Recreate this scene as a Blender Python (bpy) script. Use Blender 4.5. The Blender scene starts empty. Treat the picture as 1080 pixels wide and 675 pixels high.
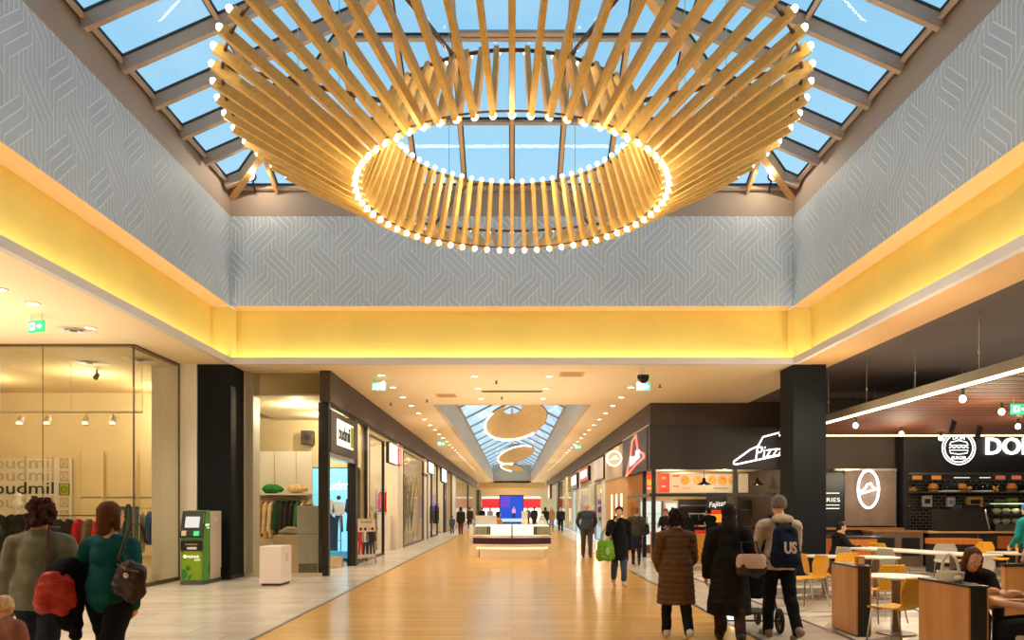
import bpy, bmesh, math, random
from mathutils import Vector as V, Matrix as M
random.seed(7)
sc = bpy.context.scene
C = sc.collection
PI = math.pi
R = math.radians
HC = 1.62                      # eye height
# ------------------------------------------------------------------ materials
def lin(c):
    return tuple(((v/255)/12.92 if v/255 <= .04045 else ((v/255+.055)/1.055)**2.4) for v in c)
MATS = {}
def mat(name, rgb, rough=.5, metal=0, emit=None, es=1.0, var=.08, scale=6.0, bump=0, spec=.5, coat=0):
    """principled material with a little procedural noise in colour (and bump)"""
    if name in MATS: return MATS[name]
    m = bpy.data.materials.new(name); m.use_nodes = True
    nt = m.node_tree; b = nt.nodes['Principled BSDF']
    b.inputs['Roughness'].default_value = rough; b.inputs['Metallic'].default_value = metal
    b.inputs['Specular IOR Level'].default_value = spec
    b.inputs['Coat Weight'].default_value = coat
    col = lin(rgb)
    b.inputs['Base Color'].default_value = (*col, 1)
    if var or bump:
        tc = nt.nodes.new('ShaderNodeTexCoord'); n = nt.nodes.new('ShaderNodeTexNoise')
        n.inputs['Scale'].default_value = scale; n.inputs['Detail'].default_value = 3
        nt.links.new(tc.outputs['Object'], n.inputs['Vector'])
        if var:
            r = nt.nodes.new('ShaderNodeValToRGB')
            r.color_ramp.elements[0].position = .3; r.color_ramp.elements[1].position = .7
            r.color_ramp.elements[0].color = (*[max(0, c*(1-var)) for c in col], 1)
            r.color_ramp.elements[1].color = (*[min(1, c*(1+var)) for c in col], 1)
            nt.links.new(n.outputs['Fac'], r.inputs['Fac']); nt.links.new(r.outputs['Color'], b.inputs['Base Color'])
        if bump:
            bp = nt.nodes.new('ShaderNodeBump'); bp.inputs['Strength'].default_value = bump; bp.inputs['Distance'].default_value = .02
            nt.links.new(n.outputs['Fac'], bp.inputs['Height']); nt.links.new(bp.outputs['Normal'], b.inputs['Normal'])
    if emit:
        b.inputs['Emission Color'].default_value = (*lin(emit), 1); b.inputs['Emission Strength'].default_value = es
    MATS[name] = m
    return m
def emi(name, rgb, s, sample=False):
    m = mat(name, rgb, .4, 0, rgb, s, var=0)
    if not sample:
        m.cycles.emission_sampling = 'NONE'
    return m
def glassmat(name, tint=(235, 235, 225), refl=.08, base=.03):
    if name in MATS: return MATS[name]
    m = bpy.data.materials.new(name); m.use_nodes = True; nt = m.node_tree; nt.nodes.clear()
    o = nt.nodes.new('ShaderNodeOutputMaterial'); t = nt.nodes.new('ShaderNodeBsdfTransparent'); g = nt.nodes.new('ShaderNodeBsdfGlossy')
    t.inputs['Color'].default_value = (*lin(tint), 1); g.inputs['Roughness'].default_value = .02
    lw = nt.nodes.new('ShaderNodeLayerWeight'); lw.inputs['Blend'].default_value = .25
    mp = nt.nodes.new('ShaderNodeMapRange'); mp.inputs['To Min'].default_value = base; mp.inputs['To Max'].default_value = base+refl*4
    mx = nt.nodes.new('ShaderNodeMixShader')
    nt.links.new(lw.outputs['Fresnel'], mp.inputs['Value']); nt.links.new(mp.outputs['Result'], mx.inputs['Fac'])
    nt.links.new(t.outputs[0], mx.inputs[1]); nt.links.new(g.outputs[0], mx.inputs[2]); nt.links.new(mx.outputs[0], o.inputs[0])
    MATS[name] = m
    return m
def woodmat(name, a, b, rough=.4, scale=3., stretch=(1, 1, 12), coat=0):
    if name in MATS: return MATS[name]
    m = mat(name, a, rough, var=0, coat=coat); nt = m.node_tree; bs = nt.nodes['Principled BSDF']
    tc = nt.nodes.new('ShaderNodeTexCoord'); mp = nt.nodes.new('ShaderNodeMapping'); n = nt.nodes.new('ShaderNodeTexNoise')
    mp.inputs['Scale'].default_value = [scale*6/s for s in stretch]
    n.inputs['Scale'].default_value = 1; n.inputs['Detail'].default_value = 6; n.inputs['Distortion'].default_value = .6
    r = nt.nodes.new('ShaderNodeValToRGB'); r.color_ramp.elements[0].position = .3; r.color_ramp.elements[1].position = .7
    r.color_ramp.elements[0].color = (*lin(a), 1); r.color_ramp.elements[1].color = (*lin(b), 1)
    nt.links.new(tc.outputs['Object'], mp.inputs[0]); nt.links.new(mp.outputs[0], n.inputs['Vector'])
    nt.links.new(n.outputs['Fac'], r.inputs['Fac']); nt.links.new(r.outputs['Color'], bs.inputs['Base Color'])
    return m
def brickmat(name, c1, c2, mortar, w, h, off=.5, ms=.01, rough=.3, bumpn=0, rot=0, noise=.1, rn=0):
    """planks or tiles laid in the object's XY plane"""
    if name in MATS: return MATS[name]
    m = mat(name, c1, rough, var=0); nt = m.node_tree; bs = nt.nodes['Principled BSDF']
    tc = nt.nodes.new('ShaderNodeTexCoord'); mp = nt.nodes.new('ShaderNodeMapping'); mp.inputs['Rotation'].default_value = (0, 0, rot)
    br = nt.nodes.new('ShaderNodeTexBrick'); br.offset = off
    br.inputs['Color1'].default_value = (*lin(c1), 1); br.inputs['Color2'].default_value = (*lin(c2), 1); br.inputs['Mortar'].default_value = (*lin(mortar), 1)
    br.inputs['Scale'].default_value = 1; br.inputs['Brick Width'].default_value = w; br.inputs['Row Height'].default_value = h
    br.inputs['Mortar Size'].default_value = ms; br.inputs['Mortar Smooth'].default_value = .3
    nt.links.new(tc.outputs['Object'], mp.inputs[0]); nt.links.new(mp.outputs[0], br.inputs['Vector'])
    n = nt.nodes.new('ShaderNodeTexNoise'); n.inputs['Scale'].default_value = 1.; n.inputs['Detail'].default_value = 5
    m2 = nt.nodes.new('ShaderNodeMapping'); m2.inputs['Scale'].default_value = (1.2/w, 3/h*.5, 1)
    m2.inputs['Rotation'].default_value = (0, 0, rot)
    nt.links.new(tc.outputs['Object'], m2.inputs[0]); nt.links.new(m2.outputs[0], n.inputs['Vector'])
    mx = nt.nodes.new('ShaderNodeMix'); mx.data_type = 'RGBA'; mx.blend_type = 'OVERLAY'; mx.inputs[0].default_value = noise*4
    nt.links.new(br.outputs['Color'], mx.inputs[6]); nt.links.new(n.outputs['Fac'], mx.inputs[7]); nt.links.new(mx.outputs[2], bs.inputs['Base Color'])
    if rn:
        mr = nt.nodes.new('ShaderNodeMapRange'); mr.inputs['To Min'].default_value = rough-rn; mr.inputs['To Max'].default_value = rough+rn
        nt.links.new(n.outputs['Fac'], mr.inputs['Value']); nt.links.new(mr.outputs['Result'], bs.inputs['Roughness'])
    return m
# ------------------------------------------------------------------ mesh builder
class MB:
    def __init__(s): s.v = []; s.f = []; s.m = []
    def add(s, vs, fs, m=0):
        o = len(s.v); s.v += [tuple(p) for p in vs]; s.f += [tuple(i+o for i in f) for f in fs]; s.m += [m]*len(fs); return s
    def box(s, x0, x1, y0, y1, z0, z1, m=0, T=None):
        vs = [V((x, y, z)) for z in (z0, z1) for y in (y0, y1) for x in (x0, x1)]
        if T: vs = [T @ p for p in vs]
        return s.add(vs, [(0, 2, 3, 1), (4, 5, 7, 6), (0, 1, 5, 4), (2, 6, 7, 3), (0, 4, 6, 2), (1, 3, 7, 5)], m)
    def bbox(s, x0, x1, y0, y1, z0, z1, b=.01, m=0, T=None):
        """box with chamfered edges"""
        bm = bmesh.new(); bmesh.ops.create_cube(bm, size=1)
        for p in bm.verts: p.co = V(((x0+x1)/2+p.co.x*(x1-x0), (y0+y1)/2+p.co.y*(y1-y0), (z0+z1)/2+p.co.z*(z1-z0)))
        bmesh.ops.bevel(bm, geom=list(bm.edges), offset=b, segments=2, affect='EDGES', profile=.5)
        bm.verts.index_update()
        vs = [(T @ p.co) if T else p.co.copy() for p in bm.verts]; fs = [[q.index for q in f.verts] for f in bm.faces]; bm.free()
        return s.add(vs, fs, m)
    def bar(s, p, q, w, h, m=0, up=(0, 0, 1)):
        p = V(p); q = V(q); d = (q-p).normalized(); u = V(up); x = d.cross(u)
        if x.length < 1e-4: x = V((1, 0, 0))
        x.normalize(); u = x.cross(d).normalized()
        vs = [a+x*i*w/2+u*j*h/2 for a in (p, q) for j in (-1, 1) for i in (-1, 1)]
        return s.add(vs, [(0, 2, 3, 1), (4, 5, 7, 6), (0, 1, 5, 4), (2, 6, 7, 3), (0, 4, 6, 2), (1, 3, 7, 5)], m)
    def cyl(s, p, q, r0, r1=None, n=12, m=0, caps=True):
        r1 = r0 if r1 is None else r1; p = V(p); q = V(q); d = (q-p).normalized()
        x = d.cross(V((0, 0, 1)))
        if x.length < 1e-4: x = V((1, 0, 0))
        x.normalize(); y = d.cross(x)
        vs = [a+(x*math.cos(2*PI*i/n)+y*math.sin(2*PI*i/n))*r for a, r in ((p, r0), (q, r1)) for i in range(n)]
        fs = [(i, (i+1) % n, n+(i+1) % n, n+i) for i in range(n)]
        if caps: fs += [tuple(range(n))[::-1], tuple(range(n, 2*n))]
        return s.add(vs, fs, m)
    def tube(s, pts, r, n=8, m=0, closed=False):
        pts = [V(p) for p in pts]; N = len(pts); rings = []; px = None
        for i in range(N):
            a = pts[i-1] if (i or closed) else pts[i]; b = pts[(i+1) % N] if (i < N-1 or closed) else pts[i]
            d = (b-a).normalized()
            if px is None:
                px = d.cross(V((0, 0, 1)))
                if px.length < 1e-3: px = d.cross(V((0, 1, 0)))
            px = (px-d*px.dot(d)).normalized(); y = d.cross(px); rr = r[i] if isinstance(r, (list, tuple)) else r
            rings.append([pts[i]+(px*math.cos(2*PI*k/n)+y*math.sin(2*PI*k/n))*rr for k in range(n)])
        vs = [p for q in rings for p in q]; fs = []
        for i in range(N if closed else N-1):
            for k in range(n):
                fs.append((i*n+k, i*n+(k+1) % n, ((i+1) % N)*n+(k+1) % n, ((i+1) % N)*n+k))
        if not closed: fs += [tuple(range(n))[::-1], tuple(range((N-1)*n, N*n))]
        return s.add(vs, fs, m)
    def ell(s, c, r, n=12, k=8, m=0, T=None):
        c = V(c); r = (r, r, r) if not hasattr(r, '__len__') else r
        vs = []; fs = []
        for j in range(1, k):
            t = PI*j/k
            for i in range(n):
                a = 2*PI*i/n; vs.append(V((r[0]*math.sin(t)*math.cos(a), r[1]*math.sin(t)*math.sin(a), r[2]*math.cos(t))))
        vs += [V((0, 0, r[2])), V((0, 0, -r[2]))]; t0 = len(vs)-2
        for j in range(k-2):
            for i in range(n): fs.append((j*n+i, (j+1)*n+i, (j+1)*n+(i+1) % n, j*n+(i+1) % n))
        for i in range(n): fs += [(t0, i, (i+1) % n), (t0+1, (k-2)*n+(i+1) % n, (k-2)*n+i)]
        vs = [(T @ p if T else p)+c for p in vs]
        return s.add(vs, fs, m)
    def cap(s, p, q, r0, r1=None, n=10, m=0):
        r1 = r0 if r1 is None else r1
        s.cyl(p, q, r0, r1, n, m); s.ell(p, r0, n, 6, m); s.ell(q, r1, n, 6, m); return s
    def lathe(s, prof, c=(0, 0, 0), n=20, m=0, sx=1, sy=1):
        c = V(c); vs = []; fs = []
        for r, z in prof:
            vs += [c+V((r*sx*math.cos(2*PI*i/n), r*sy*math.sin(2*PI*i/n), z)) for i in range(n)]
        for j in range(len(prof)-1):
            for i in range(n): fs.append((j*n+i, j*n+(i+1) % n, (j+1)*n+(i+1) % n, (j+1)*n+i))
        fs += [tuple(range(n))[::-1], tuple(range((len(prof)-1)*n, len(prof)*n))]
        return s.add(vs, fs, m)
    def prism(s, poly, d0, d1, fn, m=0):
        """poly: 2D outline; fn(u, v, d) -> point"""
        n = len(poly); vs = [fn(u, v, d) for d in (d0, d1) for u, v in poly]
        fs = [tuple(range(n))[::-1], tuple(range(n, 2*n))]+[(i, (i+1) % n, n+(i+1) % n, n+i) for i in range(n)]
        return s.add(vs, fs, m)
    def build(s, name, mats, parent=None, smooth=False, loc=None, rotz=0):
        me = bpy.data.meshes.new(name); me.from_pydata(s.v, [], s.f)
        for q in (mats if isinstance(mats, (list, tuple)) else [mats]): me.materials.append(q)
        if any(s.m): me.polygons.foreach_set('material_index', s.m)
        bm = bmesh.new(); bm.from_mesh(me); bmesh.ops.recalc_face_normals(bm, faces=bm.faces); bm.to_mesh(me); bm.free()
        if smooth:
            me.polygons.foreach_set('use_smooth', [True]*len(me.polygons))
            try: me.set_sharp_from_angle(angle=R(40))
            except Exception: pass
        return link(name, me, parent, loc, rotz)
def link(name, me, parent=None, loc=None, rotz=0):
    o = bpy.data.objects.new(name, me); C.objects.link(o)
    if parent: o.parent = parent
    if loc is not None: o.location = loc
    if rotz: o.rotation_euler = (0, 0, rotz)
    return o
def tag(o, label, cat, group=None):
    o['label'] = label; o['category'] = cat
    if group: o['group'] = group
    return o
def thing(name, label, cat, loc=(0, 0, 0), rotz=0, group=None):
    o = bpy.data.objects.new(name, None); C.objects.link(o); o.empty_display_size = .2
    o.location = loc; o.rotation_euler = (0, 0, rotz)
    return tag(o, label, cat, group)
def root(name, loc=(0, 0, 0)):
    o = bpy.data.objects.new(name, None); C.objects.link(o); o.location = loc; o['kind'] = 'structure'; return o
def struct(o): o['kind'] = 'structure'; return o
def dup(src, loc, rotz=None, label=None, group=None, scale=None):
    r = src.copy(); C.objects.link(r); r.location = loc
    if rotz is not None: r.rotation_euler = (0, 0, rotz)
    if scale: r.scale = (scale,)*3 if not hasattr(scale, '__len__') else scale
    if label: r['label'] = label
    if group: r['group'] = group
    for ch in [c for c in bpy.data.objects if c.parent == src]:
        k = ch.copy(); C.objects.link(k); k.parent = r
        for g in [c for c in bpy.data.objects if c.parent == ch]:
            d = g.copy(); C.objects.link(d); d.parent = k
    return r
def text(name, s, size, m, parent=None, loc=(0, 0, 0), rot=(PI/2, 0, 0), width=None, ext=.01, shear=0, bold=0, align='CENTER'):
    cu = bpy.data.curves.new('t', 'FONT'); cu.body = s; cu.size = size; cu.extrude = ext; cu.shear = shear; cu.offset = bold
    cu.align_x = align; cu.align_y = 'CENTER'; cu.resolution_u = 3
    t = bpy.data.objects.new('t', cu); C.objects.link(t)
    dg = bpy.context.evaluated_depsgraph_get(); dg.update()
    me = bpy.data.meshes.new_from_object(t.evaluated_get(dg)); bpy.data.objects.remove(t)
    me.name = name; me.materials.clear(); me.materials.append(m)
    if width:
        xs = [p.co.x for p in me.vertices]; w = max(xs)-min(xs)
        for p in me.vertices: p.co.x *= width/w
    o = link(name, me, parent, loc); o.rotation_euler = rot
    return o
ORD = 'first second third fourth fifth sixth seventh eighth ninth tenth eleventh twelfth thirteenth fourteenth fifteenth sixteenth seventeenth eighteenth nineteenth twentieth twenty-first twenty-second twenty-third twenty-fourth twenty-fifth twenty-sixth twenty-seventh twenty-eighth twenty-ninth thirtieth'.split()
def lamp(kind, loc, power, color=(1, .82, .6), size=0, rot=(0, 0, 0), spot=None, blend=.6, sy=None):
    l = bpy.data.lights.new('lamp', kind); l.energy = power; l.color = color
    if kind == 'AREA':
        l.shape = 'RECTANGLE'; l.size = size; l.size_y = sy or size
    else: l.shadow_soft_size = size
    if kind == 'SPOT': l.spot_size = R(spot or 120); l.spot_blend = blend
    o = bpy.data.objects.new('lamp', l); C.objects.link(o); o.location = loc; o.rotation_euler = rot
    return o
# ------------------------------------------------------------------ camera and sky
cam = bpy.data.cameras.new('camera'); co = bpy.data.objects.new('camera', cam); C.objects.link(co)
co.location = (0, 0, HC); co.rotation_euler = (PI/2, 0, 0); cam.lens = 26; cam.sensor_width = 36; cam.shift_y = 198.5/1080
cam.clip_end = 400; sc.camera = co
sc.view_settings.view_transform = 'Standard'; sc.view_settings.look = 'None'; sc.view_settings.exposure = 0
sc.cycles.max_bounces = 8; sc.cycles.transparent_max_bounces = 24; sc.cycles.diffuse_bounces = 5; sc.cycles.glossy_bounces = 4
sc.cycles.sample_clamp_indirect = 6; sc.cycles.caustics_reflective = False; sc.cycles.caustics_refractive = False
sc.cycles.use_denoising = True
w = bpy.data.worlds.new('sky'); sc.world = w; w.use_nodes = True; nt = w.node_tree
bg = nt.nodes['Background']; tc = nt.nodes.new('ShaderNodeTexCoord'); sx = nt.nodes.new('ShaderNodeSeparateXYZ')
rp = nt.nodes.new('ShaderNodeValToRGB'); n = nt.nodes.new('ShaderNodeTexNoise'); r2 = nt.nodes.new('ShaderNodeValToRGB'); mx = nt.nodes.new('ShaderNodeMix'); mx.data_type = 'RGBA'
nt.links.new(tc.outputs['Generated'], sx.inputs[0]); nt.links.new(sx.outputs['Z'], rp.inputs['Fac'])
e = rp.color_ramp.elements; e[0].position = .25; e[0].color = (*lin((182, 218, 236)), 1); e[1].position = .8; e[1].color = (*lin((104, 168, 208)), 1)
k = e.new(.5); k.color = (*lin((144, 194, 222)), 1)
mp = nt.nodes.new('ShaderNodeMapping'); mp.inputs['Scale'].default_value = (1.2, 1.2, 3)
nt.links.new(tc.outputs['Generated'], mp.inputs[0]); nt.links.new(mp.outputs[0], n.inputs['Vector']); n.inputs['Scale'].default_value = 1.6; n.inputs['Detail'].default_value = 6; n.inputs['Distortion'].default_value = .8
r2.color_ramp.elements[0].position = .5; r2.color_ramp.elements[0].color = (0, 0, 0, 1); r2.color_ramp.elements[1].position = .75; r2.color_ramp.elements[1].color = (.55, .55, .55, 1)
nt.links.new(n.outputs['Fac'], r2.inputs['Fac']); nt.links.new(r2.outputs['Color'], mx.inputs[0]); nt.links.new(rp.outputs['Color'], mx.inputs[6])
mx.inputs[7].default_value = (*lin((235, 243, 248)), 1); nt.links.new(mx.outputs[2], bg.inputs['Color']); bg.inputs['Strength'].default_value = 1.35
# ------------------------------------------------------------------ people
def skin_mesh(mb, vox, smooth=4, disp=None):
    """one continuous surface out of overlapping tapered volumes"""
    me = bpy.data.meshes.new('raw'); me.from_pydata(mb.v, [], mb.f)
    bm = bmesh.new(); bm.from_mesh(me); bmesh.ops.recalc_face_normals(bm, faces=bm.faces); bm.to_mesh(me); bm.free()
    o = bpy.data.objects.new('raw', me); C.objects.link(o)
    a = o.modifiers.new('r', 'REMESH'); a.mode = 'VOXEL'; a.voxel_size = vox; a.use_smooth_shade = True
    b = o.modifiers.new('s', 'SMOOTH'); b.iterations = smooth; b.factor = .5
    dg = bpy.context.evaluated_depsgraph_get(); dg.update()
    out = bpy.data.meshes.new_from_object(o.evaluated_get(dg)); bpy.data.objects.remove(o); bpy.data.meshes.remove(me)
    if disp:
        ns = [q.vector.copy() for q in out.vertex_normals]
        for p, nn in zip(out.vertices, ns): p.co += nn*disp(p.co, nn)
    out.polygons.foreach_set('use_smooth', [True]*len(out.polygons))
    return out
from mathutils import noise as NZ
def folds(amp, sc_=9):
    return lambda p, n: amp*1.3*NZ.noise(V((p.x*sc_, p.y*sc_, p.z*sc_*.55)))+amp*.8*NZ.noise(V((p.x*sc_*.8+3*p.z, p.y*sc_*.8, p.z*sc_*2.2)))
def quilt(amp, pitch):
    return lambda p, n: amp*(abs(math.sin(PI*p.z/pitch))**.5-.6)*(1-abs(n.z))+.003*NZ.noise(p*14)
def fluffy(amp, s=30):
    return lambda p, n: amp*NZ.noise(p*s)+amp*.6*NZ.noise(p*s*2.1)
SKIN = dict(light=(222, 172, 142), tan=(196, 140, 108))
def fabric(rgb, rough=.85):
    return mat('fabric_%d_%d_%d' % rgb, rgb, rough, var=.18, scale=14, bump=.25, spec=.2)
def person(label, loc, rotz=0, H=1.7, male=False, lean=0, twist=0, legs=((18, 6), (-16, 14)), arms=((-14, 6, 14, 0), (14, 6, 18, 0)),
           head=(0, 0), hair='short', hair_rgb=(50, 34, 26), top=None, hem=None, top_rgb=(60, 60, 60), bottom='trousers', bot_rgb=(30, 32, 40), shoe_rgb=(30, 28, 28),
           seat=None, vox=.011, tdisp=None, sleeve=1.0, fat=1.0, skin='light', hood=False, collar=None, curl=35, face=True, hem_w=1.0, splay=0, boots=False, group=None):
    t = thing('person', label, 'person', loc, rotz, group)
    sk = mat('skin_'+skin, SKIN[skin], .55, var=.05, scale=10)
    fh = H
    # joints (x right, y forward, z up), pelvis at origin first
    J = {}; sh = (.118 if male else .104)*fh*(.5+.5*fat); hw = .05*fh*fat
    for sgn, nm, (a, k) in ((-1, 'l', legs[0]), (1, 'r', legs[1])):
        a = R(a); k = R(k); hj = V((sgn*hw, 0, 0)); sp = R(splay)*sgn
        kn = hj+V((math.sin(sp), math.sin(a)*math.cos(sp), -math.cos(a)*math.cos(sp)))*.245*fh
        an = kn+V((math.sin(sp)*.3, math.sin(a-k), -math.cos(a-k)))*.245*fh
        d = a-k; pit = .75*d if d < 0 else .35*d
        if seat is not None: pit = 0
        J[nm] = (hj, kn, an, pit)
    def footpts(an, pit):
        f = V((0, math.cos(pit), math.sin(pit))); u = V((0, -math.sin(pit), math.cos(pit)))
        return an-u*.038*fh-f*.03*fh, an-u*.04*fh+f*.1*fh
    if seat is None:
        low = min(min(p.z for p in footpts(J[n][2], J[n][3])) for n in 'lr'); dz = -low
    else: dz = seat+.085
    for n in 'lr': J[n] = tuple(p+V((0, 0, dz)) if isinstance(p, V) else p for p in J[n])
    P = V((0, 0, dz)); ln = R(lean); sd = V((0, math.sin(ln), math.cos(ln))); fw = V((0, math.cos(ln), -math.sin(ln)))
    Tz = M.Rotation(R(twist), 3, 'Z')
    def sp_(x, y, z): return P+Tz @ (V((x, 0, 0))+fw*y+sd*z)*fh
    RT = (Tz @ M((V((1, 0, 0)), fw, sd)).transposed()).to_4x4()
    def torso(mb, g, waist_only=False):
        f = fat
        mb.ell(sp_(0, -.004, .02), ((.088*f)*fh+g, .066*f*fh+g, .075*fh+g), 16, 10, T=RT)
        mb.ell(sp_(0, .004, .1), ((.079 if male else .07)*f*fh+g, .056*f*fh+g, .08*fh+g), 16, 10, T=RT)
        mb.ell(sp_(0, .004, .2), ((.094 if male else .083)*fh*(.4+.6*f)+g, (.064 if male else .062)*f*fh+g, .085*fh+g), 16, 10, T=RT)
        mb.ell(sp_(0, -.004, .255), ((.1 if male else .087)*fh+g, .05*fh+g, .042*fh+g), 16, 10, T=RT)
        [mb.cap(sp_(q*.02, -.004, .27), sp_(q*(sh/fh-.006), 0, .254), .043*fh+g*.6, .035*fh+g*.9) for q in (-1, 1)]
        mb.cyl(sp_(0, -.008, .26), sp_(0, -.004, .315), .055*fh+g*.3, .034*fh+g*.3, 12)
    A = {}
    for sgn, nm, (fa, ab, eb, tw) in ((-1, 'l', arms[0]), (1, 'r', arms[1])):
        s0 = sp_(sgn*sh/fh, 0, .25); fa, ab, eb, tw = R(fa)+ln*.0, R(ab), R(eb), R(tw)
        ud = V((sgn*math.sin(ab), math.sin(fa)*math.cos(ab), -math.cos(fa)*math.cos(ab)))
        fd = V((-sgn*math.sin(tw), math.sin(fa+eb)*math.cos(tw), -math.cos(fa+eb)*math.cos(tw)))
        e0 = s0+ud*.172*fh; w0 = e0+fd*.148*fh
        A[nm] = (s0, e0, w0, fd, sgn)
    hy, hp = R(head[0]), R(head[1]); hc = sp_(0, .012, .392)
    RH = (M.Rotation(hy, 3, 'Z') @ M.Rotation(hp, 3, 'X')).to_4x4()
    def hd(x, y, z): return hc+RH.to_3x3() @ (V((x, y, z))*fh)
    b = MB(); torso(b, 0)
    b.cap(sp_(0, -.012, .29), hc+V((0, -.012*fh, -.045*fh)), .034*fh, .032*fh)
    b.ell(hd(0, -.006, .012), (.0445*fh, .056*fh, .053*fh), 16, 12, T=RH)
    b.ell(hd(0, .012, -.026), (.036*fh, .042*fh, .04*fh), 14, 10, T=RH)
    b.ell(hd(0, .038, -.05), (.018*fh, .014*fh, .013*fh), T=RH)
    b.cap(hd(0, .048, .008), hd(0, .062, -.016), .006*fh, .0095*fh, 8)
    for s_ in (-1, 1):
        b.ell(hd(s_*.046, -.004, -.006), (.006*fh, .013*fh, .019*fh), 8, 6, T=RH)
        b.ell(hd(s_*.021, .04, -.016), (.014*fh, .012*fh, .012*fh), 8, 6, T=RH)
        b.cap(hd(s_*.008, .05, .017), hd(s_*.03, .04, .018), .006*fh, .005*fh, 6)
    lg = .8 if bottom in ('trousers', 'jeans') else .92
    for nm in 'lr':
        hj, kn, an, pit = J[nm]
        b.cap(hj, kn, .052*fh*fat*lg, .034*fh*lg); b.cap(kn, an, .034*fh*lg, .022*fh); b.ell(kn+(an-kn)*.3+V((0, -.008*fh, 0)), (.034*fh*lg, .036*fh*lg, .06*fh))
        p, q = footpts(an, pit); b.cap(an, p+V((0, 0, .02*fh)), .022*fh, .02*fh); b.cap(p+V((0, 0, .018*fh)), q+V((0, 0, .014*fh)), .02*fh, .016*fh)
        s0, e0, w0, fd, sgn = A[nm]
        b.cap(s0, e0, .031*fh*(.6+.4*fat), .024*fh); b.cap(e0, w0, .024*fh, .0165*fh)
        # hand: palm, four bent fingers of different length, thumb off the side of the palm
        nrm = V((-sgn, 0, 0)); nrm = (nrm-fd*nrm.dot(fd))
        if nrm.length < .2: nrm = V((0, 1, 0))-fd*fd.y
        nrm.normalize(); sd_ = fd.cross(nrm)
        if sd_.y < 0: sd_ = -sd_
        pc = w0+fd*.03*fh
        TP = M((sd_, fd, nrm)).transposed().to_4x4()
        b.ell(pc, (.024*fh, .033*fh, .012*fh), 12, 8, T=TP); b.cap(w0, pc, .0155*fh, .013*fh)
        for i, (o_, L) in enumerate(((.018, .043), (.006, .048), (-.006, .045), (-.017, .036))):
            p0 = pc+fd*.024*fh+sd_*o_*fh; c1 = R(curl); c2 = R(curl*1.9)
            p1 = p0+(fd*math.cos(c1)+nrm*math.sin(c1)+sd_*o_*4)*L*.5*fh; p2 = p1+(fd*math.cos(c2)+nrm*math.sin(c2))*L*.5*fh
            b.cap(p0, p1, .0058*fh, .0054*fh, 8); b.cap(p1, p2, .0054*fh, .0045*fh, 8)
        th = pc-fd*.012*fh+sd_*.019*fh; t1 = th+(fd*.6+sd_*.7+nrm*.4).normalized()*.026*fh; t2 = t1+(fd*.9+nrm*.4).normalized()*.02*fh
        b.cap(th, t1, .0078*fh, .0066*fh, 8); b.cap(t1, t2, .0064*fh, .0052*fh, 8)
    me = skin_mesh(b, vox*.72, 2); me.materials.append(sk); link('body', me, t)
    if face:
        for s_ in (-1, 1):
            e_ = MB(); e_.ell(hd(s_*.0195, .0435, .004), .0085*fh, 10, 8); e_.ell(hd(s_*.0195, .0492, .004), .0042*fh, 8, 6, 1)
            e_.build('eye', [mat('eye_white', (235, 230, 225), .2, var=0), mat('eye_iris', (40, 28, 20), .2, var=0)], t, True)
        MB().ell(hd(0, .0505, -.033), (.014*fh, .004*fh, .0042*fh), 10, 6, T=RH).build('mouth', mat('lips', (176, 92, 84), .4, var=0), t, True)
    # clothes
    if bottom == 'trousers' or bottom == 'jeans':
        c = MB(); c.ell(sp_(0, -.004, .015), (.088*fat*fh+.012, .066*fat*fh+.012, .07*fh), 16, 10, T=RT)
        for nm in 'lr':
            hj, kn, an, pit = J[nm]; an2 = an+(kn-an)*(.22 if boots else -.02)
            c.cap(hj, kn, .052*fh*fat+.012, .039*fh+.012); c.cap(kn, an2, .039*fh+.012, .029*fh+.012); c.ell(kn+(an-kn)*.3+V((0, -.008*fh, 0)), (.036*fh+.012, .038*fh+.012, .07*fh))
        me = skin_mesh(c, vox, 3, folds(.008)); me.materials.append(fabric(bot_rgb)); link('trousers', me, t)
    elif bottom == 'skirt':
        c = MB(); c.ell(sp_(0, -.004, .03), (.088*fat*fh+.012, .066*fat*fh+.012, .07*fh), 16, 10, T=RT)
        c.lathe([(.095*fh, dz), (.1*fh, dz-.12*fh), (.102*fh, dz-.24*fh)], (0, .0, 0), 18, sy=.85)
        me = skin_mesh(c, vox, 3, folds(.008)); me.materials.append(fabric(bot_rgb)); link('skirt', me, t)
        c = MB()
        for nm in 'lr':
            hj, kn, an, pit = J[nm]; c.cap(hj, kn, .052*fh, .037*fh); c.cap(kn, an, .037*fh, .025*fh); c.ell(kn+(an-kn)*.3+V((0, -.008*fh, 0)), (.037*fh, .039*fh, .06*fh))
        me = skin_mesh(c, vox, 2); me.materials.append(fabric((34, 32, 36))); link('tights', me, t)
    c = MB(); g = .016 if top in ('shirt', 'sweater') else .026
    torso(c, g)
    for nm in 'lr':
        s0, e0, w0, fd, sgn = A[nm]
        if sleeve > .05: c.cap(s0, e0, .032*fh*(.6+.4*fat)+g, .025*fh+g)
        if sleeve > .6: c.cap(e0, e0+(w0-e0)*.97*sleeve, .025*fh+g, .018*fh+g*.9)
    if hem is not None:   # skirt of a coat or the lower edge of a jumper
        hz = hem*fh; zt = dz+.07*fh; wd = .095*fat*fh+g; dp = .074*fat*fh+g; steps = 5; prof = [(.72, dz+.17*fh), (.9, dz+.11*fh)]
        for i in range(steps+1):
            u = i/steps; prof.append((1+u*.22*hem_w*(min(1, (dz-hz)/(.3*fh)) if dz > hz else .2), zt+(hz-zt)*u))
        c.lathe([(wd*k_, z_) for k_, z_ in prof], (0, .0, 0), 20, sy=dp/wd*1.05)
    if hood: c.ell(sp_(0, -.05, .297), (.078*fh, .058*fh, .042*fh), 12, 8)
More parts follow.
